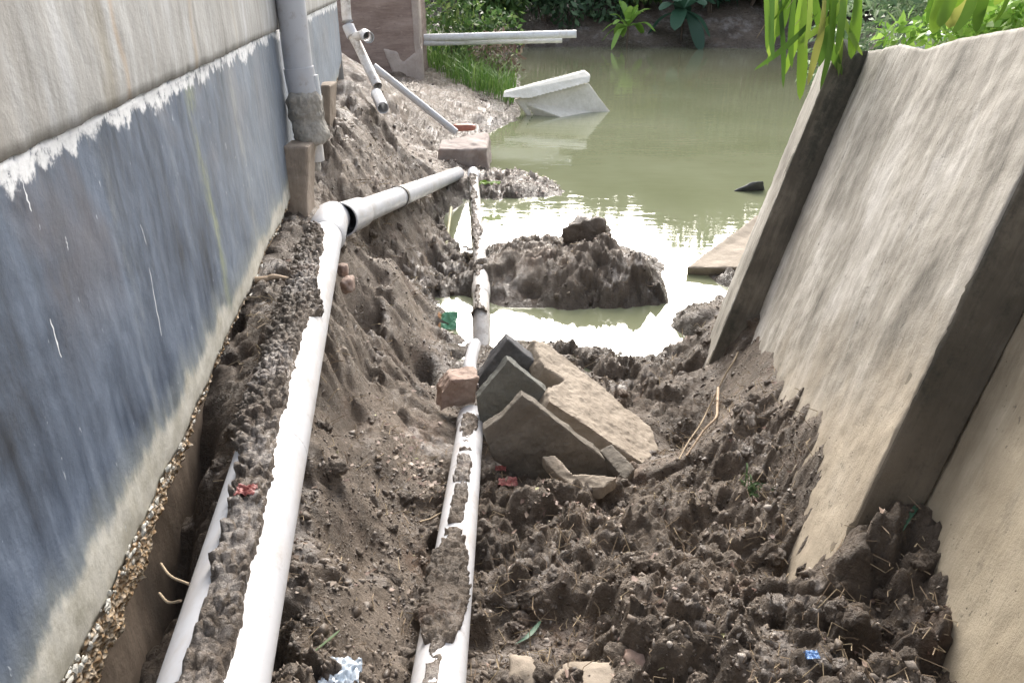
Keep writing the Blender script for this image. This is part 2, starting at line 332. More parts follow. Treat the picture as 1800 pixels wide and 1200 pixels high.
BARK = mat_plain('bark', (0.12, 0.09, 0.065), 0.9, 0.4, 14)
WOODM = mat_plain('pale_stick', (0.42, 0.31, 0.21), 0.75, 0.35, 30)
WHITE = mat_plain('white_paint', (0.80, 0.82, 0.84), 0.5, 0.1)
FARMUD = mat_mud('bank_soil', (0.04, 0.033, 0.03), (0.085, 0.068, 0.06), (0.17, 0.14, 0.125), False)

# ------------------------------------------------------------------ object helpers
def setp(o, label=None, cat=None, group=None, kind=None):
    if label: o['label'] = label
    if cat: o['category'] = cat
    if group: o['group'] = group
    if kind: o['kind'] = kind
    return o
def link(o, parent=None):
    C.objects.link(o)
    if parent is not None:
        o.parent = parent
        o.matrix_parent_inverse = Matrix.Translation(parent['_loc']).inverted()
    return o
def empty(name, loc, label, cat, group=None):
    o = bpy.data.objects.new(name, None); C.objects.link(o); o.location = loc; o['_loc'] = [float(x) for x in loc]
    o.empty_display_size = 0.1
    return setp(o, label, cat, group)
_loc = {}
def mk(name, v, f, mat, parent=None, smooth=False, origin=None):
    """link vertices and faces as ONE mesh object (faces: list of tuples or an (n,k) array); top-level: origin at its base"""
    v = np.asarray(v, float)
    if origin is None:
        origin = np.zeros(3) if parent is not None else np.array([v[:, 0].mean(), v[:, 1].mean(), v[:, 2].min()])
    me = bpy.data.meshes.new(name)
    if isinstance(f, np.ndarray):
        k = f.shape[1]
        me.vertices.add(len(v)); me.vertices.foreach_set('co', (v - origin).astype(np.float32).ravel())
        me.loops.add(f.size); me.loops.foreach_set('vertex_index', f.astype(np.int32).ravel())
        me.polygons.add(len(f)); me.polygons.foreach_set('loop_start', np.arange(0, f.size, k, dtype=np.int32))
        me.update(calc_edges=True)
    else:
        me.from_pydata([tuple(x) for x in (v - origin)], [], f); me.update()
    if smooth: me.polygons.foreach_set('use_smooth', np.ones(len(me.polygons), bool))
    me.materials.append(mat)
    o = bpy.data.objects.new(name, me); o.location = origin
    C.objects.link(o)
    if parent is not None:
        o.parent = parent
        pl = Vector(parent['_loc']) if '_loc' in parent.keys() else parent.matrix_world.translation
        o.matrix_parent_inverse = Matrix.Translation(pl).inverted() if '_loc' in parent.keys() else Matrix.Translation(parent.location).inverted()
    return o
class MB:
    def __init__(s): s.v = []; s.f = []
    def add(s, v, f):
        o = len(s.v); s.v += [tuple(x) for x in v]; s.f += [tuple(i + o for i in q) for q in f]; return s
def tube_vf(pts, rad, seg=24, closed=(True, True), thick=None):
    pts = [np.asarray(p, float) for p in pts]; n = len(pts)
    rad = [rad] * n if np.isscalar(rad) else list(rad)
    mb = MB(); fr = frames(pts); rings = []
    ang = np.linspace(0, 2 * math.pi, seg, endpoint=False)
    for p, r, (T, N, S) in zip(pts, rad, fr):
        rings.append([p + r * (math.cos(a) * N + math.sin(a) * S) for a in ang])
    def band(A):
        v = [x for r_ in A for x in r_]; f = []
        for i in range(len(A) - 1):
            for j in range(seg): f.append((i * seg + j, i * seg + (j + 1) % seg, (i + 1) * seg + (j + 1) % seg, (i + 1) * seg + j))
        mb.add(v, f)
    band(rings)
    if thick:
        inner = [[p + (r - thick) * (math.cos(a) * N + math.sin(a) * S) for a in ang] for p, r, (T, N, S) in zip(pts, rad, fr)]
        band([list(r_) for r_ in inner][::-1])
        band([inner[0], rings[0]]); band([rings[-1], inner[-1]])
    else:
        for k, c in ((0, closed[0]), (-1, closed[1])):
            if c: mb.add(rings[k], [tuple(range(seg))] if k else [tuple(range(seg))[::-1]])
    return mb
def frames(pts):
    n = len(pts); out = []
    for i in range(n):
        T = unit(pts[min(i + 1, n - 1)] - pts[max(i - 1, 0)])
        up = np.array([0, 0, 1.0]) if abs(T[2]) < 0.92 else np.array([0, 1.0, 0])
        N = unit(up - np.dot(up, T) * T); S = np.cross(T, N)
        out.append((T, N, S))
    return out
def lerp(a, b, n): return [np.asarray(a) + (np.asarray(b) - np.asarray(a)) * t for t in np.linspace(0, 1, n)]
def curve(pts, n=12):
    P = [np.asarray(p, float) for p in pts]; P = [2 * P[0] - P[1]] + P + [2 * P[-1] - P[-2]]; out = []
    for i in range(1, len(P) - 2):
        for t in np.linspace(0, 1, n, endpoint=False):
            a, b, c, d = P[i - 1:i + 3]
            out.append(0.5 * (2 * b + (c - a) * t + (2 * a - 5 * b + 4 * c - d) * t * t + (3 * b - a - 3 * c + d) * t ** 3))
    return out + [P[-2]]
def pipe(name, pts, r, mat, parent=None, thick=0.005, seg=28):
    mb = tube_vf(pts, r, seg, thick=thick)
    return mk(name, mb.v, mb.f, mat, parent, True)
def ribbon_strip(pts, widths, side, fold=0.25):
    """a bent blade: three vertices across"""
    v = []; f = []
    for p, wd in zip(pts, widths):
        s = np.asarray(side) * wd * 0.5
        v += [p - s, p + np.array([0, 0, -fold * wd * 0.3]), p + s]
    for i in range(len(pts) - 1):
        a = i * 3
        f += [(a, a + 1, a + 4, a + 3), (a + 1, a + 2, a + 5, a + 4)]
    return v, f
def remesh(v, f, voxel):
    me = bpy.data.meshes.new('tmp'); me.from_pydata([tuple(x) for x in v], [], f); me.update()
    bm = bmesh.new(); bm.from_mesh(me); bmesh.ops.recalc_face_normals(bm, faces=bm.faces[:]); bm.to_mesh(me); bm.free()
    o = bpy.data.objects.new('tmp', me); C.objects.link(o)
    md = o.modifiers.new('r', 'REMESH'); md.mode = 'VOXEL'; md.voxel_size = voxel
    dg = bpy.context.evaluated_depsgraph_get(); m2 = bpy.data.meshes.new_from_object(o.evaluated_get(dg))
    n = len(m2.vertices); co = np.zeros(n * 3); m2.vertices.foreach_get('co', co); no = np.zeros(n * 3); m2.vertices.foreach_get('normal', no)
    fs = [tuple(p.vertices) for p in m2.polygons]
    bpy.data.objects.remove(o); bpy.data.meshes.remove(me); bpy.data.meshes.remove(m2)
    return co.reshape(-1, 3), no.reshape(-1, 3), fs
def rough_solid(name, v, f, mat, parent=None, voxel=0.012, amp=0.006, scale=18, seed=0, smooth=True):
    co, no, fs = remesh(v, f, voxel)
    d = fbm(co * scale, 4, seed, 0.6) * amp + fbm(co * scale * 0.25, 3, seed + 5) * amp * 0.8
    return mk(name, co + no * d[:, None], fs, mat, parent, smooth)
def prism(outline, off):
    n = len(outline); v = [np.asarray(p) for p in outline] + [np.asarray(p) + off for p in outline]
    f = [tuple(range(n)), tuple(range(n, 2 * n))[::-1]] + [(i, (i + 1) % n, n + (i + 1) % n, n + i) for i in range(n)]
    return v, f
def ico(sub):
    bm = bmesh.new(); bmesh.ops.create_icosphere(bm, subdivisions=sub, radius=1.0)
    v = np.array([x.co for x in bm.verts]); f = np.array([[q.index for q in x.verts] for x in bm.faces]); bm.free(); return v, f
ICO3, ICO2, ICO1 = ico(4), ico(2), ico(1)
def rock(name, c, size, mat, parent=None, seed=0, amp=0.28, box=0.5, smooth=True):
    v, f = ICO3
    q = v / np.max(np.abs(v), axis=1, keepdims=True)
    v = v * (1 - box) + q * box
    d = 1 + amp * fbm(v * 1.4 + seed * 3.1, 4, seed) + 0.06 * fbm(v * 7 + seed, 3, seed + 3)
    if not smooth: d = d + .12 * fbm(v * 5 + seed, 4, seed + 8, .65)
    return mk(name, np.asarray(c) + v * d[:, None] * np.asarray(size), f, mat, parent, smooth)

# ------------------------------------------------------------------ the concrete panel planes (needed by the ground)
E2a, E2b = Pd(1460, 1000, 1.858), Pd(1800, 300, 1.60)         # proud near edge of the big panel
E1a, E1b = Pz(1290, 650, 0.25), Pd(1525, 90, 3.40)            # its far foot line
U2, U1 = unit(E2b - E2a), unit(E1b - E1a)
NP = unit(np.cross(U2, E1a - E2a));  NP = NP if NP[0] < 0 else -NP
PL1 = (NP, E2a)
STEP = 0.13
F2a = E2a - NP * STEP
PL2 = (NP, F2a)
PL0 = (NP, E1a + NP * STEP)
WD = unit(E1a - E2a)

# ------------------------------------------------------------------ ground control points
CT = []
def g(u, v, z): CT.append(Pz(u, v, z))
def gw(x, y, z): CT.append(np.array([x, y, z], float))
def gp(u, v, pl, off=0.0): CT.append(Pp(u, v, pl) + np.array([0, 0, off]))
for q in [(520, 1190, .99), (620, 1190, .87), (700, 1190, .78), (770, 1190, .69), (840, 1190, .69), (1000, 1190, .74), (1200, 1190, .76), (1400, 1190, .82), (1560, 1190, .88),
          (540, 1000, .96), (640, 1000, .78), (740, 1000, .55), (830, 1000, .51), (950, 1000, .60), (1150, 1000, .62), (1300, 1020, .67), (1500, 1080, .78), (1560, 1000, .83),
          (570, 850, .86), (650, 850, .65), (750, 850, .40), (830, 850, .32), (950, 870, .39), (1150, 870, .43), (1250, 850, .48),
          (590, 720, .80), (680, 720, .50), (770, 720, .24), (840, 740, .2), (1000, 740, .17), (1170, 740, .18), (1210, 690, .2), (1270, 650, .30), (1260, 730, .36), (1310, 800, .52), (1380, 880, .62),
          (600, 600, .76), (680, 600, .42), (745, 640, .16), (760, 590, .12), (800, 600, .03), (880, 612, .05), (960, 600, .02), (1010, 615, .05), (1100, 622, .03), (1190, 610, .06), (1215, 560, .10), (1235, 530, .16), (1190, 640, .1),
          (1050, 575, -.10), (1130, 568, -.10), (900, 580, -.06), (820, 545, -.08), (1000, 575, -.09), (815, 570, -.05), (1165, 560, -.04),
          (830, 485, .12), (805, 475, .06), (870, 470, .17), (900, 452, .19), (960, 436, .25), (1035, 422, .31), (1070, 428, .29), (1105, 450, .25), (1145, 482, .17), (1168, 500, .06), (1000, 500, .15), (1060, 525, .05), (900, 525, .04), (960, 530, .03), (1110, 522, .06),
          (1185, 495, -.06), (1215, 505, -.07), (795, 470, .04), (870, 410, -.08), (950, 405, -.06), (1100, 405, -.12), (1160, 450, -.1),
          (1100, 330, -.35), (1200, 250, -.6), (1300, 300, -.3), (1200, 400, -.25), (1230, 450, -.05), (1000, 260, -.4), (940, 270, -.2), (1270, 480, .06),
          (850, 330, .09), (930, 322, .10), (985, 335, .02), (1025, 340, -.1), (885, 372, -.06), (930, 372, -.1), (780, 335, .16), (820, 300, .08), (880, 295, -.02), (960, 285, -.08), (815, 360, -.03), (800, 400, -.12), (820, 430, -.1),
          (622, 432, .50), (650, 480, .40), (640, 452, .38), (618, 470, .52), (690, 420, .62), (678, 445, .62), (740, 410, .26), (775, 400, .04), (765, 460, .05), (710, 500, .33), (750, 530, .14), (785, 490, .0),
          (560, 320, 1.0), (600, 280, .93), (650, 300, .78), (700, 315, .50), (760, 295, .26), (800, 280, .10), (600, 380, .84), (700, 350, .55), (790, 320, .2),
          (590, 215, 1.08), (650, 220, .72), (700, 250, .42), (750, 240, .24), (770, 200, .28), (820, 200, .16), (880, 205, .06), (925, 215, -.05), (870, 262, -.06), (800, 160, .34), (870, 160, .16), (925, 175, -.05),
          (700, 150, .60), (640, 130, .98), (620, 100, 1.08), (740, 145, .36), (800, 120, .34), (880, 130, .16), (915, 130, .02), (945, 110, -.12), (1050, 150, -.5), (1000, 95, -.15)]: g(*q)
for u, v in [(1330, 560), (1350, 610), (1385, 670), (1410, 728), (1440, 750), (1458, 740), (1450, 800), (1425, 880), (1400, 950), (1378, 1030)]: gp(u, v, PL1)
for u, v in [(1640, 890), (1628, 1000), (1655, 1060), (1715, 1100), (1712, 1190)]: gp(u, v, PL2)
gp(1560, 890, PL1, -.04)
gp(1200, 645, PL0, 0.0); gp(1255, 545, PL0, -.03); gp(1215, 800, PL0, 0.0)
# beside and under the house wall, between the wall and the big pipe
WX0, WY0, WK = -0.77, 0.885, -0.1228
def wallx(y): return WX0 + WK * (np.asarray(y) - WY0)
for y, z in [(0.5, .62), (0.9, .62), (1.3, .66), (1.5, .80), (1.8, .93), (2.2, .97), (2.6, .99), (3.0, 1.0), (3.5, 1.0), (4.2, 1.02), (5.0, 1.08), (6.0, 1.14), (7.0, 1.2)]:
    gw(wallx(y) + .07, y, z)
    gw(wallx(y) - .5, y, max(z - .3, .5))
for y, z in [(1.9, 1.02), (2.3, 1.015), (2.8, .98), (3.3, .95)]: gw(-.444 - .1746 * (y - .757) - .09, y, z)
for y, z in [(.757, 1.0), (1.2, .97), (1.7, .95), (2.4, .92), (3.1, .86)]: gw(-.444 - .1746 * (y - .757) + .06, y, z)
for x, y, z in [(-.3, .3, .9), (.3, .3, .8), (.8, .6, .95), (.3, -1, .85), (-.3, -1, .9), (1.0, -1, 1.1), (2, -1, 1.9), (1.45, 1.4, 1.2), (2.2, 1.4, 1.85), (2.0, 2.2, 1.7), (3.5, 2, 2.0), (1.75, 3.3, 1.0), (2.1, 3.3, 1.5), (2.6, 3.5, 1.62), (3.5, 3.6, 1.75),
                (2.4, 4.2, 1.2), (3.2, 4.6, 1.4), (1.9, 4.2, .2), (2.3, 5.2, -.1), (3.1, 6, .15), (3.7, 6.5, .7), (4.6, 7.5, 1.1), (6, 7, 1.4), (3.6, 9, -.3), (4.8, 10, .1), (5.6, 10.5, .8), (8, 10, 1.3), (6.2, 15, -.2), (7.8, 15.5, .6), (11, 15, 1.2), (8, 21, -.1), (10, 21, .7),
                (1.3, 5, -.3), (1.8, 7, -.6), (3, 12, -.8), (4, 17, -.8), (1, 17, -.7), (0.2, 22.7, -.03), (2.5, 23.0, 0), (5, 23.0, 0), (8, 22.8, .1), (1, 23.7, .35), (4, 23.8, .4), (7, 23.6, .4), (1, 25.5, 1.0), (4, 25.5, 1.1), (7, 25, 1.1), (3, 30, 1.5), (-3, 28, 1.3), (12, 28, 1.5), (0, 34, 1.7), (10, 36, 1.8),
                (-1.2, 15.5, .3), (-.3, 17.5, -.05), (-.9, 20, .2), (-2.5, 17, .7), (-3, 12.5, .7), (-3, 22, 1.0), (-5, 10, 1.1), (-4, 5, 1.0), (-4, 0, .9), (-1.9, 10.5, .75)]: gw(x, y, z)
CT = np.array(CT)
def qmap(X, Y):
    Yc = np.maximum(Y, 0.0) + 0.7
    return np.stack([X / Yc * 1.2, np.log(Yc) + np.minimum(Y, 0) * 0.8], 1)
Q = qmap(CT[:, 0], CT[:, 1])
def phi(r2): return np.sqrt(r2 + 0.0006)
D2 = ((Q[:, None] - Q[None]) ** 2).sum(-1)
A_ = np.zeros((len(Q) + 3, len(Q) + 3)); A_[:len(Q), :len(Q)] = phi(D2) - np.eye(len(Q)) * 0.004
A_[:len(Q), -3] = 1; A_[:len(Q), -2:] = Q; A_[-3, :len(Q)] = 1; A_[-2:, :len(Q)] = Q.T
Wt = np.linalg.solve(A_, np.concatenate([CT[:, 2], [0, 0, 0]]))
def zbase(X, Y):
    out = np.zeros(len(X))
    for s in range(0, len(X), 40000):
        q = qmap(X[s:s + 40000], Y[s:s + 40000])
        q[:, 0] = np.clip(q[:, 0], -2.2, 3.0); q[:, 1] = np.clip(q[:, 1], -1.3, 3.6)
        r2 = ((q[:, None] - Q[None]) ** 2).sum(-1)
        out[s:s + 40000] = phi(r2) @ Wt[:len(Q)] + Wt[-3] + q @ Wt[-2:]
    return np.clip(out, -1.0, 2.3)
DENT = [(-.785, 3.44, .095, .22, .46), (-.72, 3.15, .05, .16, .18), (-.50, 3.52, .07, .13, .20), (-.62, 2.75, .05, .20, .13), (-.55, 2.2, .05, .15, .10), (-.40, 1.55, .05, .14, .10), (-.93, 1.75, .06, .12, .16), (-.90, 1.45, .05, .14, .14)]
def ground(X, Y, detail=True):
    z = zbase(X, Y)
    for cx, cy, rx, ry, dz in DENT: z = z - dz * np.exp(-((X - cx) / rx) ** 2 - ((Y - cy) / ry) ** 2)
    if not detail: return z
    P3 = np.stack([X, Y, np.zeros_like(X)], 1)
    near = 1 / (1 + (np.maximum(Y, 0) / 9) ** 2)
    land = sstep(-0.06, 0.06, z)
    crumb = sstep(-0.12, 0.22, fbm(P3 * 1.5, 3, 31))                # where the mud is broken into clods, else smeared
    warp = np.stack([fbm(P3 * 7, 3, 41), fbm(P3 * 7, 3, 43), np.zeros_like(X)], 1)
    warp2 = np.stack([fbm(P3 * 30, 3, 45), fbm(P3 * 30, 3, 47), np.zeros_like(X)], 1)
    z = z + land * (0.055 * fbm(P3 * 2.6, 4, 3) + 0.028 * fbm(P3 * 7, 5, 8, .55))
    for cell, amp, s, wa, wb in ((0.21, 0.075, 11, 0.06, .02), (0.085, 0.042, 12, 0.035, .014), (0.036, 0.020, 13, 0.016, .009)):
        d1, d2, cid, tl = worley((P3 + warp * wa + warp2 * wb) / cell, s, True)
        edge = sstep(0.0, 0.28, d2 - d1)
        z = z + land * amp * (0.12 + 0.88 * crumb) * (0.35 + 0.65 * near) * (edge * (0.15 + 0.75 * cid * cid + 1.3 * tl + .25 * (1 - d1)) - 0.30)
    pk = sstep(0.16, 0.42, fbm(P3 * 4.6 + 3.3, 4, 71)); z = z - land * 0.065 * pk * (0.4 + 0.6 * near)
    smear = (1 - np.abs(fbm(np.stack([X * 9 + 2 * warp[:, 0], Y * 3.5, 0 * X], 1), 4, 25, .6))) 
    z = z + land * (1 - crumb) * (0.030 * smear - .022)
    z = z + land * (0.5 + 0.5 * near) * ((0.003 + .009 * crumb) * fbm(P3 * 55, 3, 21) + (.004 + .012 * crumb) * (1 - np.abs(fbm(P3 * 20, 4, 29, .6))) - 0.008 + (0.05 * fbm(P3 * 4.5, 4, 27) + .035 * fbm(P3 * 12, 3, 28)) * (1 - near) * np.exp(-np.maximum(Y - 14, 0) / 6))
    return z

# ------------------------------------------------------------------ ground sheet
def spaced(a, b, fn):
    out = [a]
    while out[-1] < b: out.append(out[-1] + fn(out[-1]))
    return out
ys = list(reversed([-x for x in spaced(0.3, 60, lambda t: 0.05 + 0.25 * t)]))[:-1] + spaced(-0.3, 0.55, lambda t: 0.03) + spaced(0.56, 9.0, lambda t: 0.0046 * (t + 0.35))[0:] + spaced(9.05, 200, lambda t: 0.012 * t)
def xs_fn(t):
    a = abs(t)
    return 0.0072 if -1.25 < t < 1.35 else 0.0072 + 0.05 * (min(abs(t + 1.25), abs(t - 1.35)))
xs = [-x for x in reversed(spaced(1.25, 150, lambda t: 0.008 + 0.03 * (t - 1.25)))] + spaced(-1.243, 1.35, lambda t: 0.0072) + spaced(1.36, 150, lambda t: 0.01 + 0.03 * (t - 1.35))
xs = np.array(sorted(set(np.round(xs, 5)))); ys = np.array(sorted(set(np.round(ys, 5))))
GX, GY = np.meshgrid(xs, ys); nx, ny = len(xs), len(ys)
GZ = ground(GX.ravel(), GY.ravel())
idx = np.arange(nx * ny).reshape(ny, nx)
faces = np.stack([idx[:-1, :-1], idx[:-1, 1:], idx[1:, 1:], idx[1:, :-1]], -1).reshape(-1, 4)
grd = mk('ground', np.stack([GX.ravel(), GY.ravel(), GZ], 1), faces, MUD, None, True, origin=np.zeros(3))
setp(grd, 'churned wet brown mud of the collapsed bank sloping to the pond', kind='structure')
print('ground', nx, ny, nx * ny)
_gz2 = GZ.reshape(ny, nx)
def gz(x, y):
    i = np.clip(np.searchsorted(xs, x) - 1, 0, nx - 2); j = np.clip(np.searchsorted(ys, y) - 1, 0, ny - 2)
    tx = (x - xs[i]) / (xs[i + 1] - xs[i]); ty = (y - ys[j]) / (ys[j + 1] - ys[j])
    return (_gz2[j, i] * (1 - tx) + _gz2[j, i + 1] * tx) * (1 - ty) + (_gz2[j + 1, i] * (1 - tx) + _gz2[j + 1, i + 1] * tx) * ty
def on_ground(u, v):
    """first point where a line of sight meets the ground"""
    r = ray(u, v); t = 0.6
    for _ in range(4000):
        p = CAM + r * t
        if p[2] < gz(p[0], p[1]): break
        t += 0.004 * max(t, 0.5)
    return CAM + r * t

# ------------------------------------------------------------------ water
def mat_water():
    n = NT('murky_water', 0.03, 0.5)
    n.b.inputs['IOR'].default_value = 1.9
    col = n.ramp(n.noise(0.5, 4, 0.6), [(0.35, (0.185, 0.20, 0.118)), (0.65, (0.235, 0.25, 0.16))])
    far = n.rng(n.sep()[1], 9, 20)
    col = n.mix(n.math('MULTIPLY', far, 0.4), col, (0.17, 0.155, 0.10))
    rip = n.math('ADD', n.noise(7, 3, 0.5, sc=(0.5, 1.5, 1)), n.math('MULTIPLY', n.noise(1.6, 3, 0.5, sc=(0.6, 1.4, 1)), 2.0))
    still = n.rng(n.sep()[1], 4.8, 7.5, 0.02, 1.0)
    n.bump(n.math('MULTIPLY', rip, still), 0.032, 0.05)
    return n.out(col)
WATER = mat_water()
wxs, wys = np.array([-2.2, 20.0]), np.array([3.2, 40.0])
water = mk('water', [(-1.15, 3.3, 0), (14, 3.3, 0), (14, 27, 0), (-1.6, 27, 0)], [(0, 1, 2, 3)], WATER, None, False, origin=np.zeros(3))
setp(water, 'still olive green pond water with bright sky reflection', kind='structure')

# ------------------------------------------------------------------ house wall on the left
def grid_faces(nu, nv, flip=False):
    i = np.arange(nu * nv).reshape(nv, nu)
    f = np.stack([i[:-1, :-1], i[:-1, 1:], i[1:, 1:], i[1:, :-1]], -1).reshape(-1, 4)
    return f[:, ::-1].copy() if flip else f
WN = unit([1, -WK, 0]); WT = unit([WK, 1, 0])
def wpt(y, z, off=0.0):
    y = np.asarray(y, float); z = np.asarray(z, float)
    p = np.stack(np.broadcast_arrays(wallx(y), y, z), -1)
    return p + WN * np.asarray(off)[..., None]
YW = np.concatenate([np.arange(-2.0, 0.5, 0.05), np.arange(0.5, 4.2, 0.011), np.arange(4.2, 7.12, 0.03)])
P1 = np.stack([YW * 9, np.zeros_like(YW), np.zeros_like(YW)], 1)
foot_y = np.interp(YW, [-2, 0.6, 0.95, 1.3, 2.0, 3.0, 3.5, 5.2, 6.6, 7.2], [1.0, 0.985, 1.0, 0.99, 1.01, 1.04, 1.05, 1.12, 1.25, 1.36]) + 0.018 * fbm(P1, 4, 3) + 0.008 * fbm(P1 * 6, 3, 4)
TOPZ = 1.825
house = empty('house_wall', (float(wallx(2.0)), 2.0, 0.5), 'weathered house wall, bare render above a streaked blue-grey painted band with broken foot', 'wall')
def sheet(name, prof, mat, bumpamp=0.004, seed=0, smooth=True):
    """prof: list of (z array over YW, offset array over YW) from bottom to top"""
    rows = [wpt(YW, z, np.broadcast_to(o, YW.shape)) for z, o in prof]
    V = np.stack(rows, 0); nv, nu = V.shape[:2]; V = V.reshape(-1, 3)
    V = V + WN * (fbm(V * 6, 4, seed) * bumpamp + fbm(V * 30, 3, seed + 2) * bumpamp * 0.35)[:, None]
    return mk(name, V, grid_faces(nu, nv), mat, house, smooth)
zt = [foot_y + (TOPZ - foot_y) * t for t in np.linspace(0, 1, 60)]
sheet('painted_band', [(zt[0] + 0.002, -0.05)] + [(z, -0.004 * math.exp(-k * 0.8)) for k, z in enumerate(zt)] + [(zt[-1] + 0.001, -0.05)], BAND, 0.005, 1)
zu = np.linspace(TOPZ + 0.004, 3.6, 70)
jag = 0.006 * fbm(P1 * 3, 4, 9)
sheet('upper_wall', [(np.full_like(YW, zu[0]) + jag, -0.04)] + [(z + jag * (k < 3), 0.016 - 0.006 * math.exp(-k)) for k, z in enumerate(zu)] + [(np.full_like(YW, 3.6), -0.3)], UPPER, 0.006, 2)
# broken mortar under the painted band: a crumbling face running down and inwards
wid = np.interp(YW, [-2, 0.8, 1.2, 1.6, 1.9, 2.4, 3.4, 7.2], [.13, .135, .12, .07, .045, .03, .02, .03]) * (1 + 0.35 * fbm(P1 * 1.4, 3, 14))
rows = []
for t in np.linspace(0, 1, 22):
    rows.append((foot_y + 0.004 - wid * min(t / .86, 1.0), -0.004 - 0.014 * t - 0.045 * max(0.0, (t - .8) / .2) ** 1.5))
V = np.stack([wpt(YW, z, o) for z, o in rows], 0); nv, nu = V.shape[:2]; V = V.reshape(-1, 3)
q = np.stack([V[:, 1] * 1.0, V[:, 2] * 1.0, np.zeros(len(V))], 1)
d1, d2, cid = worley(q / 0.022, 5); d1b, d2b, cb = worley(q / 0.010, 6)
V = V + WN * (0.016 * (1 - d1) * (0.3 + cid) + 0.007 * (1 - d1b) - 0.012)[:, None] + np.array([0, 0, 1.0]) * (0.006 * fbm(V * 40, 3, 8))[:, None]
mk('broken_foot', V[:, :], grid_faces(nu, nv, True)[:, ::-1].copy(), RUBBLE, house, True)
sheet('footing', [(np.full_like(YW, z), -0.055 - 0.02 * np.exp(-((YW - 1.35) / .2) ** 2)) for z in np.linspace(0.1, 1.0, 30)] + [(foot_y - wid * 0.8, -0.056), (foot_y - 0.005, -0.056)], FOUND, 0.012, 6)
far_face = wpt(np.array([7.1, 7.1, 7.1, 7.1]), np.array([0.1, 0.1, 3.6, 3.6]), np.array([-0.0, -3.0, -3.0, 0.0]))
mk('end_wall', far_face, [(0, 1, 2, 3)], UPPER, house)
def block(name, u0, u1, v0, v1, yy, dep, mat, seed):
    out = [Py(u0, v1, yy), Py(u1 - 1, v1, yy), Py(u1, v0, yy), Py(u0, v0, yy)]
    v, f = prism(out, np.array([0, dep, 0])); rough_solid(name, v, f, mat, house, .009, .007, 14, seed, False)
TAN = mat_concrete('tan_footing', (0.20, 0.155, 0.115), (0.40, 0.33, 0.265), moss=.2, mosscol=(.10, .08, .06), dirt=.3, axis=(1.2, 1.2, .25))
block('footing_pillar', 496, 541, 258, 420, 3.62, .16, TAN, 51)
block('footing_pillar', 556, 581, 150, 262, 5.35, .2, TAN, 52)
# pale chips of plaster clinging along the broken edge, and thin runs of white paint
mb = MB()
for k in range(120):
    y = random.choice([random.uniform(0.75, 1.5), random.uniform(0.75, 3.3)]); fz = float(np.interp(y, YW, foot_y))
    s = random.choice([random.uniform(.002, .006), random.uniform(0.003, 0.011)]); v, f = ICO1
    c = wpt(np.array(y), np.array(fz + random.uniform(-0.02, 0.012)), np.array(random.uniform(-0.004, 0.008)))
    vv = v * np.array([0.45, random.uniform(.6, 1.5), random.uniform(.5, 1.2)]) * s * (1 + 0.35 * np.array([[random.uniform(-1, 1)] for _ in v]))
    mb.add(vv + c, [tuple(x) for x in f])
mk('plaster_chip', mb.v, mb.f, PALE, bpy.data.objects['broken_foot'])
bpy.data.objects['plaster_chip']['kind'] = 'stuff'
for (u0, v0, u1, v1, wd) in [(38, 315, 55, 372, .005), (262, 470, 284, 590, .0045), (88, 560, 108, 628, .005), (247, 395, 258, 430, .003), (115, 415, 120, 440, .003)]:
    A, B = Pp(u0, v0, (WN, wpt(np.array(1.), np.array(1.), np.array(.006)))), Pp(u1, v1, (WN, wpt(np.array(1.), np.array(1.), np.array(.006))))
    pts = lerp(A, B, 9); pts = [p + WT * random.uniform(-.002, .002) for p in pts]
    mb = MB()
    wds = [wd * random.uniform(0.3, 1.0) * (0.5 + 0.5 * math.sin(math.pi * (i + .5) / 9)) for i in range(9)]
    v, f = ribbon_strip(pts, wds, WT, fold=0.0)
    mk('paint_drip', v, f, WHITE, bpy.data.objects['painted_band'])

# ------------------------------------------------------------------ white drain down the wall
yd = 3.85; dx = float(wallx(yd)) + 0.085
dr = empty('drainpipe', (dx, yd, 1.0), 'thick white drainpipe running down the house wall into a mortar-caked elbow', 'pipe')
drp = pipe('pipe', lerp((dx - .004, yd + .03, 3.6), (dx, yd, 1.60), 6), 0.068, PVC, dr)
pipe('coupling', lerp((dx, yd, 1.655), (dx + .012, yd, 1.50), 4), 0.074, PVC, dr, thick=0.008)
rough_solid('mortar_collar', *(lambda m: (m.v, m.f))(tube_vf(curve([(dx + .005, yd, 1.54), (dx + .02, yd - .005, 1.45), (dx + .03, yd - .02, 1.36), (dx + .035, yd - .02, 1.30)], 4), [.070, .086, .088, .088, .09, .092, .086, .088, .09, .09, .092, .086, .07][:13], 20)), MORTAR, dr, 0.008, 0.026, 12, 3, False)
pipe('stub', lerp((dx + .03, yd, 1.30), (dx + .03, yd, 1.20), 3), 0.045, PVC_DIRTY, dr)
rough_solid('mortar_lump', *prism([(dx + .01, yd - .04, 1.16), (dx + .05, yd - .04, 1.15), (dx + .05, yd - .04, 1.21), (dx + .01, yd - .04, 1.21)], np.array([0, .06, 0])), MORTAR, dr, 0.01, 0.01, 20, 8)
mk('clip', *(lambda m: (m.v, m.f))(tube_vf(lerp((dx + .075, yd, 1.62), (dx + .08, yd, 1.50), 3), 0.017, 10)), PVC_GREY, drp, True)

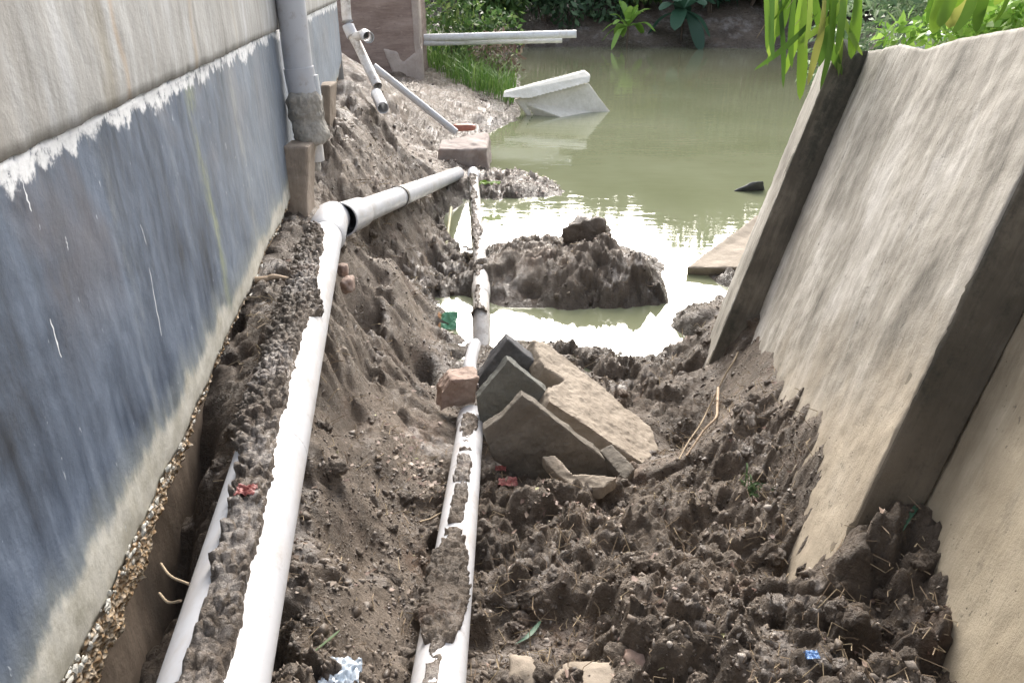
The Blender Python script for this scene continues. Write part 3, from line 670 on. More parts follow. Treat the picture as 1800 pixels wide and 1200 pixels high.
# ------------------------------------------------------------------ big pipe beside the wall
def PA(y): return np.array([-.444 - .1746 * (y - .757), y, 1.145 - .0886 * (y - .757)])
RB = 0.08
A_end = PA(3.86)
bp = empty('sewer_pipe', PA(2.2) - np.array([0, 0, RB]), 'longest thick white pipe lying along the foot of the house wall, half buried', 'pipe')
pipe('pipe', [PA(y) for y in np.linspace(-0.6, 3.62, 24)], RB, PVC, bp, 0.006, 40)
pipe('socket', [PA(3.50), PA(3.53), PA(3.72), PA(3.86)], [RB + .002, RB + .016, RB + .017, RB + .018], PVC, bp, 0.009, 40)
# elbow rim turned towards the second length
J0 = PA(3.86)
J2 = Pz(805, 305, 0.16)
D2d = unit(J2 - J0)
pipe('elbow', curve([PA(3.78), PA(3.86), PA(3.90) + D2d * 0.015, PA(3.91) + D2d * 0.055], 6), RB + .012, PVC, bp, 0.009, 36)
mk('scratch', *ribbon_strip([PA(1.42) + (RB + .0015) * np.array([math.sin(a), 0, math.cos(a)]) for a in np.linspace(0.5, 1.6, 9)], [.0022] * 9, (0, 1, 0), 0), mat_plain('grey_mark', (0.35, 0.34, 0.36)), bp)

S0 = J0 + D2d * 0.075 + np.array([0.03, 0.02, -0.01])
sp = empty('branch_pipe', (S0 + J2) / 2 - np.array([0, 0, .07]), 'white pipe pulled off the end of the long wall pipe, slanting down to the pond', 'pipe')
spp = pipe('pipe', [S0 + (J2 - S0) * t for t in np.linspace(0.05, 1, 12)], list(np.linspace(.076, .066, 12)), PVC, sp, 0.006, 32)
pipe('socket', [S0 + (J2 - S0) * t for t in (0.0, 0.03, 0.09, 0.10)], [.096, .093, .090, .078], PVC, sp, 0.008, 36)
st = S0 + (J2 - S0) * 0.34
pipe('strap', [st - D2d * .02 , st + D2d * .02], 0.082, PVC_INSIDE, spp, 0.006, 28)
mk('wire', *(lambda m: (m.v, m.f))(tube_vf(curve([S0 + (J2 - S0) * .5 + np.array([0.01, -.01, .10]), S0 + (J2 - S0) * .5 + np.array([0.02, -.065, .02]), S0 + (J2 - S0) * .5 + np.array([.03, -.06, -.13])], 4), .004, 6)), PVC_INSIDE, spp)

# ------------------------------------------------------------------ soil caked on the pipes
def caked(name, P, ys_, R0, cover, thick, mat, label, seed=0, na=92, a0=-110, a1=110):
    pts = [np.asarray(P(y)) for y in ys_]; fr = frames(pts)
    ang = np.radians(np.linspace(a0, a1, na)); nu = len(ang); nv = len(pts)
    cen = np.array(pts); N = np.array([f[1] for f in fr]); S = np.array([f[2] for f in fr])
    dirs = np.cos(ang)[None, :, None] * N[:, None] + np.sin(ang)[None, :, None] * S[:, None]
    base = cen[:, None] + dirs * R0
    q = base.reshape(-1, 3)
    yy = np.repeat(np.asarray(ys_), nu); aa = np.tile(np.degrees(ang), nv)
    m = cover(yy, aa) + 0.62 * fbm(q * 14, 4, seed, .55) + 0.40 * fbm(q * 62, 3, seed + 4, .6)
    d1, d2, cid = worley(np.stack([yy, np.radians(aa) * R0, 0 * yy], 1) / 0.022, seed + 2)
    e1, e2, ce = worley(np.stack([yy, np.radians(aa) * R0, 0 * yy], 1) / 0.010, seed + 7)
    t = sstep(0, 0.5, m) * thick * (0.08 + 0.95 * np.sqrt(np.clip(1 - d1 * d1, 0, 1)) * sstep(0, .3, d2 - d1) * (0.1 + cid) + 0.55 * (1 - e1) * ce + 0.35 * fbm(q * 90, 3, seed + 9)) + np.where(m > 0, 0.002, -0.006)
    V = q + dirs.reshape(-1, 3) * t[:, None]
    f = grid_faces(nu, nv)
    keep = (m[f] > -0.25).any(1)
    f = f[keep]; used = np.unique(f); mp = np.full(len(V), -1); mp[used] = np.arange(len(used))
    o = mk(name, V[used], mp[f], mat, None, True)
    return setp(o, label, 'soil', kind='stuff')
MUD2 = mat_mud('caked_soil', (0.066, 0.051, 0.039), (0.158, 0.124, 0.094), (0.28, 0.23, 0.183), False)
def cov_big(y, a):
    lo = np.interp(y, [0.3, 0.9, 1.25, 1.45, 1.7, 2.0], [-20, -16, -26, -60, -130, -160])
    hi = np.interp(y, [0.3, .76, .95, 1.15, 1.25, 1.5, 1.9, 2.15, 2.22, 2.5, 2.9, 3.2, 3.35, 3.5, 3.6], [26, 30, 30, 30, 24, 20, 22, 27, 56, 24, 20, 16, 2, -25, -70])
    return np.minimum((a - lo) / 14, (hi - a) / 14)
caked('soil_on_pipe', PA, np.arange(0.3, 3.62, 0.0055), RB, cov_big, 0.021, MUD2, 'dark crumbly soil caked along the top of the long wall pipe', 3)

# ------------------------------------------------------------------ second row of pipes down the middle of the gully
def MPk(pts):
    P = np.array(pts); t = P[:, 1]
    return lambda y: np.array([np.interp(y, t, P[:, k]) for k in range(3)])
M_a = Pd(760, 1290, 1.40); M_b = Pd(773, 1180, 1.56); M_m = Pd(803, 950, 2.14); M_c = Pd(829, 735, 3.37)
Dm = unit(M_c - M_b)
MP = MPk([M_a - Dm * 1.0, M_b, M_m * .5 + (M_b + (M_c - M_b) * ((M_m[1] - M_b[1]) / (M_c[1] - M_b[1]))) * .5, M_c])
RM = 0.057
mp = empty('gully_pipe', MP(2.0) - np.array([0, 0, RM]), 'muddy white pipe down the middle of the gully, its socket end towards the broken slabs', 'pipe')
pipe('pipe', [MP(y) for y in np.linspace(-.1, M_c[1] - .05, 20)], RM, PVC, mp, 0.005, 32)
pipe('socket', [MP(y) for y in (M_c[1] - .16, M_c[1] - .14, M_c[1] - .04, M_c[1])], [RM + .001, RM + .007, RM + .008, RM + .007], PVC, mp, 0.008, 32)
def cov_mid(y, a):
    n1 = fbm(np.stack([y * 5, 0 * y, 0 * y], 1), 3, 77)
    lo = np.interp(y, [0.9, 1.1, 1.2, 1.3, 1.48, 1.56, 1.8, 2.2, 2.9], [-34, -34, -60, -120, -60, -34, -26, -28, -40]) + n1 * 8
    hi = np.interp(y, [0.9, 1.08, 1.18, 1.3, 1.44, 1.52, 1.58, 1.8, 2.2, 2.5, 2.9], [26, 22, 50, 62, 48, 34, 20, 22, 24, 34, 40]) + n1 * 10
    m = np.minimum((a - lo) / 18, (hi - a) / 18)
    return np.minimum(m, 0.9) - np.where(n1 < 0.0, 0.9, 0) * ((y > 1.56) | (y < 1.1))
caked('soil_on_pipe', MP, np.arange(.5, M_c[1] - .06, 0.006), RM, cov_mid, 0.016, MUD2, 'patches of mud caked on top of the gully pipe', 23, 70)
# farther lengths, towards the pond
K = [Pz(832, 690, .24), Pz(826, 640, .22), Pz(846, 560, .10), Pz(845, 470, .12), Pz(838, 385, .14), Pz(832, 305, .16)]
fp = empty('thin_pipe', K[1] - np.array([0, 0, .05]), 'short thin white pipe crossing behind the pink brick lump', 'pipe')
pipe('pipe', curve([K[0] + (0, 0, .02), K[0] * .5 + K[1] * .5 + (.0, 0, .01), K[1], K[1] * .6 + K[2] * .4], 6), 0.034, PVC, fp)
bpf = empty('pond_pipe', (K[2] + K[4]) / 2 - np.array([0, 0, .05]), 'mud-spotted white pipe running through the puddle beside the mud island', 'pipe')
pipe('pipe', [K[2] + (K[3] - K[2]) * t - np.array([0, 0, .55 * max(0, .05 - t)]) for t in np.linspace(-.24, 1.0, 16)], 0.055, PVC_DIRTY, bpf)
pipe('socket', [K[2] + (K[3] - K[2]) * t for t in (.40, .42, .60, .62)], [.056, .064, .064, .062], PVC_DIRTY, bpf)
bq = empty('pond_pipe', (K[4] + K[5]) / 2 - np.array([0, 0, .05]), 'far white pipe length standing out of the water behind the mud island', 'pipe')
pipe('pipe', [K[3] + (K[5] - K[3]) * t for t in np.linspace(-.03, .93, 8)], 0.048, PVC_DIRTY, bq)
pipe('socket', [K[3] + (K[5] - K[3]) * t for t in np.linspace(.93, 1.02, 4)], [.049, .058, .06, .058], PVC, bq)
def lineP(a, b):
    return lambda y: a + (b - a) * ((y - a[1]) / (b[1] - a[1]))
def cov_spots(k):
    def c(y, a):
        n1 = fbm(np.stack([y * 4, 0 * y + k, 0 * y], 1), 3, 50 + k)
        return np.minimum(0.75 - np.abs(a + 22) / 50, 0.6) + n1 * 1.5 - 0.25
    return c
P23 = lineP(K[2], K[3]); caked('soil_on_pipe', P23, np.arange(K[2][1] + .02, K[3][1] - .1, .012), .055, cov_spots(1), .02, MUD2, 'mud stuck to the pipe in the puddle', 61, 40)
P35 = lineP(K[3], K[5]); caked('soil_on_pipe', P35, np.arange(K[3][1] + .05, K[5][1] - .2, .014), .048, cov_spots(4), .02, MUD2, 'mud stuck to the far pipe beyond the mud island', 71, 40)

# ------------------------------------------------------------------ broken concrete pieces in the gully
def upright(name, px, Yc, yaw, thick, mat, label, seed, group='broken concrete pieces by the gully pipe', cat='concrete slab'):
    c = Py(*px[0], Yc); n = np.array([math.sin(yaw), -math.cos(yaw), 0.0])
    pl = (n, c); out = [Pp(u, v, pl) for u, v in px]
    v, f = prism(out, -n * thick)
    return setp(rough_solid(name, v, f, mat, None, 0.0065, 0.011, 15, seed, False), label, cat, group)
upright('concrete_slab', [(893, 597), (948, 643), (985, 700), (975, 740), (850, 720), (838, 668)], 3.02, R(8), .075, SLATE, 'dark slate concrete slab, corner up, rearmost of the upright pieces', 3)
upright('concrete_slab', [(893, 632), (962, 688), (985, 730), (985, 770), (850, 770), (838, 700), (845, 690)], 2.72, R(8), .055, GREYC, 'green-grey concrete slab, corner up, between the slate slab and the front piece', 4)
upright('concrete_slab', [(918, 693), (990, 748), (1062, 806), (1082, 846), (1040, 850), (930, 850), (868, 810), (848, 756), (880, 735)], 2.40, R(4), .05, BROWNC, 'brown-grey concrete slab, corner up, foremost of the upright pieces', 5)
pa, pb, pc = Pz(938, 600, .50), Pz(1158, 788, .20), Pz(962, 702, .49)
SP_ = plane3(pa, pb, pc)
SN = SP_[0] if SP_[0][2] > 0 else -SP_[0]
px = [(938, 598), (955, 604), (1005, 636), (1090, 705), (1142, 748), (1158, 790), (1132, 814), (1100, 795), (1040, 752), (966, 704), (962, 680), (984, 676), (994, 668), (975, 656), (958, 645), (950, 630)]
v, f = prism([Pp(u, v_, SP_) for u, v_ in px], -SN * 0.085)
setp(rough_solid('concrete_slab', v, f, SLAB, None, 0.0075, 0.016, 11, 6, False), 'large pale brown notched concrete slab sloping right, biggest of the broken pieces', 'concrete slab', 'broken concrete pieces by the gully pipe')
v, f = prism([Pz(1052, 790, .36), Pz(1075, 778, .37), Pz(1118, 822, .34), Pz(1098, 842, .32)], np.array([0, 0.02, -.16]))
setp(rough_solid('concrete_block', v, f, BROWNC, None, 0.007, 0.009, 16, 9, False), 'small broken concrete block wedged under the low end of the sloping slab', 'concrete block', 'broken concrete pieces by the gully pipe')
v, f = prism([Pz(952, 802, .44), Pz(975, 800, .45), Pz(1005, 832, .44), Pz(1085, 838, .43), Pz(1060, 856, .42), Pz(1010, 856, .42), Pz(978, 832, .43)], np.array([0, 0, -.05]))
setp(rough_solid('concrete_shard', v, f, SLAB, None, 0.006, 0.009, 16, 10, False), 'thin curved concrete shard on the mud before the upright slabs', 'concrete shard', 'broken concrete pieces by the gully pipe')
cb = Pd(803, 684, 3.42); ex = np.array([.085, .02, .01]); ey = np.array([-.02, .075, -.015]); ez = np.array([.01, .01, .075])
v, f = prism([cb - ex - ey - ez * .8, cb + ex - ey * .9 - ez, cb + ex * .9 - ey + ez * .9, cb - ex * .5 - ey * 1.1 + ez * 1.1, cb - ex * 1.05 - ey + ez * .4], ey * 2)
setp(rough_solid('brick_lump', v, f, BRICKM, None, .007, .022, 11, 41, False), 'pinkish broken brick lump over the pipe beside the upright slabs', 'brick')

# ------------------------------------------------------------------ leaning retaining wall panels on the right
def patch_solid(name, corners, off, nu, nv, mat, parent=None, amp=0.004, seed=0, chip=0.0, topcut=None):
    """corners: bottom-left, bottom-right, top-right, top-left of the front; off: to the back face"""
    bl, br, tr, tl = [np.asarray(c, float) for c in corners]
    s = np.linspace(0, 1, nu); t = np.linspace(0, 1, nv); Sg, Tg = np.meshgrid(s, t)
    top = 0
    if topcut is not None: Tg = Tg * np.interp(s, topcut[0], topcut[1])[None, :]
    Sg = Sg[..., None]; Tg = Tg[..., None]
    V = (bl * (1 - Sg) + br * Sg) * (1 - Tg) + (tl * (1 - Sg) + tr * Sg) * Tg
    V = V.reshape(-1, 3); nrm = -unit(off)
    dsp = fbm(V * 5, 4, seed) * amp * 1.6 + fbm(V * 35, 3, seed + 3) * amp * 0.5
    edge = np.minimum(np.minimum(Sg, 1 - Sg).ravel() * np.linalg.norm(br - bl), np.minimum(Tg, 1 - Tg).ravel() * np.linalg.norm(tl - bl))
    dsp = dsp - chip * np.exp(-edge / 0.012) * (0.3 + np.clip(fbm(V * 22, 3, seed + 9) * 2.2, 0, 1))
    Fv = V + nrm * dsp[:, None]; Bv = V + np.asarray(off)
    n = nu * nv; f = [tuple(x) for x in grid_faces(nu, nv)] + [tuple(x + n) for x in grid_faces(nu, nv, True)]
    i = np.arange(n).reshape(nv, nu)
    for a in range(nu - 1):
        f += [(i[0, a + 1], i[0, a], i[0, a] + n, i[0, a + 1] + n), (i[-1, a], i[-1, a + 1], i[-1, a + 1] + n, i[-1, a] + n)]
    for b in range(nv - 1):
        f += [(i[b, 0], i[b + 1, 0], i[b + 1, 0] + n, i[b, 0] + n), (i[b + 1, -1], i[b, -1], i[b, -1] + n, i[b + 1, -1] + n)]
    return mk(name, np.concatenate([Fv, Bv]), [tuple(int(k) for k in q) for q in f], mat, parent, True)
def ext(p, d, s): return p + d * s
G3 = 'leaning concrete retaining wall panels'
# big middle panel: face from the far foot line to the proud near edge, then the step down towards the camera
e1 = [ext(E1a, U1, -.55), ext(E1b, U1, 0.0)]
e2 = [ext(E2a, U2, -.5), ext(E2a, U2, 1.50)]
far_in = -WD * 0.0
pn = empty('retaining_panel', E2a, 'largest leaning concrete retaining panel, clean pale face with mud against its foot', 'retaining panel', G3)
Qt = Pp(1800, 44, PL1); dT = Qt - E1b
kk = np.linalg.lstsq(np.stack([dT, -U2], 1), E2a - E1b, rcond=None)[0]
top_l = E1b; top_r = E1b + dT * kk[0]; e2[1] = top_r
patch_solid('face', [e1[0], e2[0], top_r, top_l], -NP * .10, 170, 150, PANEL, pn, .006, 3, .005, ([0, .1, .25, .45, .6, 1], [1.0, 1.0, 1.005, .985, .995, 1.0]))
tw = -NP * (STEP - .004)
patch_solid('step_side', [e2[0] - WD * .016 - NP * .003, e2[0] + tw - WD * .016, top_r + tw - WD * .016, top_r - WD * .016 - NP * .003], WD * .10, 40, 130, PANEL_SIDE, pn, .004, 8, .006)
# near panel, beside the camera
f2 = [e2[0] - NP * STEP, top_r - NP * STEP]
pn2 = empty('retaining_panel', F2a - WD * .5, 'nearest leaning concrete retaining panel, yellowish silted face at the picture edge', 'retaining panel', G3)
patch_solid('face', [f2[0] + WD * .02, f2[0] - WD * 1.6, f2[1] - WD * 1.6, f2[1] + WD * .02], -NP * .10, 150, 120, SILT, pn2, .006, 13, .006)
# far panel: only its narrow proud strip and its dark step side still stand
pn0 = empty('retaining_panel', E1a, 'farthest leaning retaining panel, narrow pale edge and dark step side', 'retaining panel', G3)
r1 = [e1[0] + NP * STEP, E1b + NP * STEP * 1.02 + U1 * .02]
patch_solid('face', [r1[0] + WD * .34, r1[0], r1[1], r1[1] + WD * .30], -NP * .09, 40, 120, PANEL, pn0, .005, 23, .01)
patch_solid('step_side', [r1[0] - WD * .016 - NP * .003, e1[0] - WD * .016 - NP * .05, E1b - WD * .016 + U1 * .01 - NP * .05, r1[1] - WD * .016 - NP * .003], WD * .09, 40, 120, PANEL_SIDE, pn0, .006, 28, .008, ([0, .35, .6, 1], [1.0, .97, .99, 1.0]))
# fallen piece between the far panel and the pond
v, f = prism([Pz(1206, 470, .06), Pz(1330, 378, .16), Pz(1420, 360, .16), Pz(1330, 470, .10)], np.array([0.03, .05, -.16]))
setp(rough_solid('concrete_slab', v, f, SLAB, None, .014, .008, 10, 12), 'fallen concrete panel lying at the water edge below the far leaning panel', 'retaining panel')
v, f = prism([Pz(1280, 341, -.03), Pz(1322, 320, .10), Pz(1342, 318, .12), Pz(1345, 338, -.03)], np.array([.02, .10, -.03]))
setp(rough_solid('slab_corner', v, f, SLATE, None, .012, .006, 12, 14), 'dark pointed slab corner sticking out of the pond', 'concrete slab')

# ------------------------------------------------------------------ broken trough half sunk in the pond
a0, a1 = Pd(886, 168, 11.3), Pd(1036, 133, 11.6)
pt = empty('concrete_trough', (0.6, 11.2, 0.0), 'pale broken concrete trough half sunk in the green pond', 'concrete trough')
v, f = prism([Pd(884, 172, 11.3), Pd(886, 163, 11.35), Pd(1028, 126, 11.75), Pd(1038, 134, 11.7), Pd(1036, 146, 11.65), Pd(930, 174, 11.4)], np.array([0, .12, .02]))
rough_solid('rim', v, f, PALE, pt, .013, .005, 9, 3, False)
v, f = prism([Pd(905, 174, 11.45), Pd(1034, 146, 11.75), Pz(1074, 198, -.02), Pz(1034, 222, -.10), Pz(935, 214, -.10)], np.array([0, .10, -.03]))
rough_solid('flange', v, f, PALE, pt, .016, .014, 4, 5, False)

# ------------------------------------------------------------------ mud boulders and stones
setp(rock('mud_boulder', Pd(1038, 412, 5.62) + np.array([0, 0, -.02]), (.19, .12, .15), MUD2, None, 8, .75, 0, False), 'dark mud boulder standing on top of the mud island', 'boulder')
setp(rock('stone', Pz(612, 507, .70) + np.array([0, 0, .02]), (.035, .05, .04), BRICKM, None, 3, .3, .3), 'pinkish stone stuck in the hollow under the pipe joint', 'stone')
setp(rock('stone', Pz(604, 484, .74) + np.array([0, 0, .03]), (.028, .03, .035), BRICKM, None, 6, .3, .3), 'small upper stone beneath the end of the long wall pipe', 'stone')
setp(rock('stone', on_ground(1055, 1205), (.11, .06, .035), SLAB, None, 9, .3, .3), 'flat sandy stone at the bottom edge of the mud', 'stone')
setp(rock('stone', on_ground(918, 1190), (.035, .05, .03), SLAB, None, 19, .3, .3), 'small pale stone right of the gully pipe foot', 'stone')
setp(rock('stone', on_ground(1120, 1165), (.03, .03, .022), BRICKM, None, 29, .3, .3), 'reddish stone behind the flat sandy stone', 'stone')

# ------------------------------------------------------------------ far left: brick pier, thin pipes, block
pier = empty('brick_pier', (-1.9, 12.4, .2), 'weathered reddish brick pier behind the house wall, pale render on its foot', 'pier')
pl = Pz(741, 146, .30); W_ = 1.6
def box(c0, c1): 
    x0, y0, z0 = c0; x1, y1, z1 = c1
    return [(x0, y0, z0), (x1, y0, z0), (x1, y1, z0), (x0, y1, z0), (x0, y0, z1), (x1, y0, z1), (x1, y1, z1), (x0, y1, z1)], [(0, 3, 2, 1), (4, 5, 6, 7), (0, 1, 5, 4), (1, 2, 6, 5), (2, 3, 7, 6), (3, 0, 4, 7)]
v, f = box((pl[0] - W_, pl[1], -.1), (pl[0], pl[1] + 1.2, 4.2)); rough_solid('shaft', v, f, PIERM, pier, .05, .03, 3, 4)
zr = Py(741, 85, pl[1])[2]
out = [Py(u, v_, pl[1] - .03) for u, v_ in [(668, 150), (690, 130), (676, 96), (672, 84), (700, 92), (705, 112), (718, 100), (741, 82), (745, 150)]]
v, f = prism(out, np.array([0, .2, 0])); rough_solid('render_patch', v, f, RENDERM, pier, .035, .02, 4, 6)
v, f = box((pl[0] - .10, pl[1] - .035, -.1), (pl[0] + .02, pl[1] + .3, 4.1)); rough_solid('render_corner', v, f, RENDERM, pier, .035, .02, 4, 7)

tp = empty('soil_pipe', Pd(640, 110, 6.8), 'mud-splashed thin white pipe with a side tee, coming down round the far wall corner', 'pipe')
c = curve([Pd(601, -60, 6.9), Pd(607, 0, 6.95), Pd(612, 45, 7.0), Pd(630, 82, 7.0), Pd(648, 120, 6.9), Pd(664, 152, 6.8)], 6)
pipe('pipe', c, .045, PVC_DIRTY, tp)
pipe('coupling', c[11:16], .056, PVC, tp)
tee = pipe('tee', lerp(Pd(622, 66, 7.0), Pd(642, 60, 6.9), 3), .04, PVC_DIRTY, tp)
pipe('tee_cap', lerp(Pd(641, 61, 6.95), Pd(648, 66, 6.8), 3), .052, PVC, tee)
sp1 = empty('pipe_stub', Pd(670, 182, 6.6), 'short open white pipe end poking out of the dark bank', 'pipe')
pipe('pipe', lerp(Pd(662, 166, 6.75), Pd(673, 190, 6.45), 4), .052, PVC, sp1, .008)
dp = empty('slanting_pipe', Pd(730, 175, 7.4), 'thin clean white pipe slanting down the far bank from the tee pipe', 'pipe')
pipe('pipe', lerp(Pd(657, 117, 7.2), Pd(802, 233, 7.3), 8), .034, PVC, dp)
v, f = prism([Pz(768, 262, .30), Pz(775, 246, .33), Pz(852, 230, .32), Pz(860, 236, .32), Pz(855, 262, .27)], np.array([.02, .05, -.30]))
setp(rough_solid('masonry_block', v, f, mat_concrete('pinkish_masonry', (.27, .22, .20), (.47, .41, .37), streak=False, moss=.3, mosscol=(.22, .12, .09), dirt=.4), None, .018, .03, 6, 31), 'grey-red broken masonry block at the water edge below the slanting pipe', 'masonry block')
setp(rock('brick_piece', Pz(815, 231, .33) + np.array([0, .1, .03]), (.14, .07, .04), mat_plain('red_brick', (0.42, 0.17, 0.12)), None, 12, .2, .5), 'red brick piece at the lower end of the slanting pipe', 'brick')
for k, (u0, v0, u1, v1, d0, d1, lab) in enumerate([(715, 68, 1013, 60, 12.9, 12.6, 'upper of two white pipes sticking out over the water behind the pier'), (735, 73, 988, 70, 12.75, 13.0, 'lower shorter white pipe beneath another, jutting from behind the pier')]):
    o = empty('overhanging_pipe', Pd(u0, v0, d0), lab, 'pipe', 'white pipes jutting out over the pond')
    pipe('pipe', lerp(Pd(u0 - 90, v0 + (2 if k == 0 else 5), d0 + .3), Pd(u1, v1, d1), 10), .062 if k == 0 else .052, PVC_GREY, o)

# ------------------------------------------------------------------ plants
def leaf_cloud(blobs, n, size, droop=0.4, seed=0, narrow=0.4, shell=0.55):
    """n leaf-sized faces through the volume of several blobs (x, y, z, rx, ry, rz)"""
    r = np.random.default_rng(seed); B = np.array(blobs, float)
    wgt = B[:, 3] * B[:, 4] * B[:, 5]; k = r.choice(len(B), n, p=wgt / wgt.sum())
    d = r.normal(size=(n, 3)); d /= np.linalg.norm(d, axis=1, keepdims=True)
    rad = (shell + (1 - shell) * r.random(n)) * (1 + 0.25 * r.normal(size=n) * 0.5)
    c = B[k, :3] + d * B[k, 3:] * rad[:, None]
    c += 0.12 * B[k, 3:] * np.stack([fbm(c * 2.3, 3, seed), fbm(c * 2.3, 3, seed + 3), fbm(c * 2.3, 3, seed + 6)], 1) * 2
    ax = d * 0.6 + r.normal(size=(n, 3)) * 0.7; ax[:, 2] -= droop; ax /= np.linalg.norm(ax, axis=1, keepdims=True)
    sd_ = np.cross(ax, r.normal(size=(n, 3))); sd_ /= np.linalg.norm(sd_, axis=1, keepdims=True)
    nm = np.cross(ax, sd_)
    L = size * (0.5 + r.random(n)); W = L * narrow
    V = np.stack([c, c + ax * (L * .45)[:, None] + sd_ * (W * .5)[:, None] + nm * (L * .06)[:, None], c + ax * L[:, None] - nm * (L * .10)[:, None], c + ax * (L * .45)[:, None] - sd_ * (W * .5)[:, None] + nm * (L * .06)[:, None]], 1).reshape(-1, 3)
    return V, np.arange(4 * n).reshape(n, 4)
def bush(name, base, blobs, n, size, mat, label, cat, group=None, seed=0, narrow=.4, droop=.4, stems=4, shell=.45):
    base = np.asarray(base, float); o = empty(name, base, label, cat, group)
    V, f = leaf_cloud(blobs, n, size, droop, seed, narrow, shell); mk('foliage', V, f, mat, o)
    mb = MB(); rr = random.Random(seed)
    for k in range(stems):
        b = blobs[rr.randrange(len(blobs))]
        top = np.array(b[:3]) + np.array([rr.uniform(-.4, .4) * b[3], rr.uniform(-.4, .4) * b[4], .3 * b[5]])
        mid = (base + top) / 2 + np.array([rr.uniform(-.1, .1), rr.uniform(-.1, .1), 0]) * b[5]
        t = tube_vf(curve([base + np.array([rr.uniform(-.06, .06), 0, -.08]), mid, top], 4), list(np.linspace(.035, .008, 9) * min(1, b[5] * 1.2)), 6); mb.add(t.v, t.f)
    mk('stem', mb.v, mb.f, BARK, o, True)
    return o
def tree(base, h, rx, label, mat, seed, leaves=4500):
    h *= .60
    base = np.asarray(base, float); rr = random.Random(seed); o = empty('bank_tree', base, label, 'tree', 'tall trees on the far bank')
    blobs = []; mb = MB(); top = base + np.array([rr.uniform(-.6, .6), rr.uniform(-.4, .4), h * .8])
    tr = curve([base - np.array([0, 0, .3]), base + (top - base) * .4 + np.array([rr.uniform(-.3, .3), 0, 0]), top], 8)
    t = tube_vf(tr, list(np.linspace(.22, .05, len(tr))), 10); mb.add(t.v, t.f)
    for k in range(13):
        a = rr.uniform(0, 6.28); zz = (.10 + .85 * (k / 12)) * h; rad = rx * (0.9 - .45 * abs(zz / h - .5)) * rr.uniform(.3, 1)
        c = base + np.array([math.cos(a) * rad, math.sin(a) * rad * .8, zz]); s = rr.uniform(.7, 1.05) * rx * .62
        blobs.append((*c, s, s, s * .8))
        t = tube_vf(curve([tr[min(len(tr) - 1, int(len(tr) * zz / h * .75))], (tr[len(tr) // 2] + c) / 2 + np.array([0, 0, -.1]), c], 4), list(np.linspace(.06, .015, 9)), 6); mb.add(t.v, t.f)
    V, f = leaf_cloud(blobs, leaves, .50, .5, seed, .5, .25)
    mk('crown', V, f, mat, o); mk('trunk', mb.v, mb.f, BARK, o, True)
for k, (x, y, h, rx, mt, lab) in enumerate([(-9.5, 29, 8.5, 3.0, LEAF_MID, 'leafy tree on the far bank hidden behind the house and pier'), (-4.5, 27.5, 7.6, 2.6, LEAF_DARK, 'dark tree on the far bank straight behind the brick pier'),
        (-0.5, 28.5, 8.6, 2.7, LEAF_MID, 'far bank tree behind the grassy point and the jutting pipes'), (2.6, 27.6, 7.4, 2.3, LEAF_DARK, 'dark far bank tree behind the rosette plant'), (5.4, 28.6, 9.0, 2.8, LEAF_DARK, 'tall dark far bank tree right of the broad-leaved plant'),
        (8.6, 27.5, 7.8, 2.6, LEAF_MID, 'far bank tree behind the hanging bamboo leaves'), (12.2, 27, 8.4, 3.0, LEAF_PALE, 'pale tree on the far right bank of the pond'), (16.5, 24, 8.6, 3.2, LEAF_MID, 'tree standing rightmost on the right bank of the pond'),
        (11.8, 17.5, 5.2, 2.2, LEAF_PALE, 'smaller pale tree on the right bank of the pond')]):
    tree((x, y, float(gz(x, y))), h, rx, lab, mt, 200 + k)
# the low growth that fills the top of the picture
GB = 'bushes along the far bank'
def fb(u, w_, hgt, y, mat, label, seed, n=1500, size=.24, narrow=.45, lift=.12):
    x = (u - 900) / F * (y * CP - (1.0 - H) * SP)          # stands at this spot on the far bank
    z0 = float(gz(x, y))
    blobs = [(x + (random.Random(seed + j).uniform(-.5, .5)) * w_, y + random.Random(seed + j + 40).uniform(-.3, .3), z0 + lift + hgt * random.Random(seed + j + 80).uniform(.12, .85), w_ * .40, .45, hgt * .36) for j in range(8)]
    return bush('bank_bush', (x, y, z0), blobs, n, size, mat, label, 'bush', GB, seed, narrow)
fb(955, 1.5, 1.7, 24.3, LEAF_DARK, 'dark bush on the far bank above the jutting pipe ends', 301)
fb(1030, 1.5, 1.9, 24.6, LEAF_DARK, 'dark bush on the far bank left of the rosette plant', 302)
fb(1135, 1.2, 1.5, 24.8, LEAF_MID, 'bush between the rosette plant and the broad-leaved plant', 303)
fb(1250, 1.3, 1.6, 24.6, LEAF_BLUE, 'blue-green bush right of the broad-leaved plant', 304)
fb(1320, 1.3, 1.7, 24.9, LEAF_PALE, 'pale bush on the far bank left of the hanging bamboo leaves', 305)
fb(1400, 1.6, 1.7, 24.5, LEAF_DARK, 'dark bush on the far bank right behind the hanging bamboo leaves', 306)
fb(1490, 1.8, 1.9, 24.0, LEAF_MID, 'bush on the far bank beside the top of the far leaning panel', 307)
fb(1600, 2.2, 2.4, 23.0, LEAF_PALE, 'broad pale bush on the far bank behind the pale feathery shrub', 308, 2600)
fb(870, 1.6, 2.0, 23.0, LEAF_MID, 'bush on the far left bank behind the grassy point', 309)
def blades_obj(name, specs, mat, parent=None):
    mb = MB()
    for pts, wd, side in specs:
        pp = curve(pts, 5); n = len(pp); ws = [wd * math.sin(math.pi * (0.08 + 0.92 * (1 - i / (n - 1)) ** 0.8)) if i < n - 1 else wd * .04 for i in range(n)]
        v, f = ribbon_strip(pp, ws, unit(side), .5); mb.add(v, f)
    return mk(name, mb.v, mb.f, mat, parent, True)
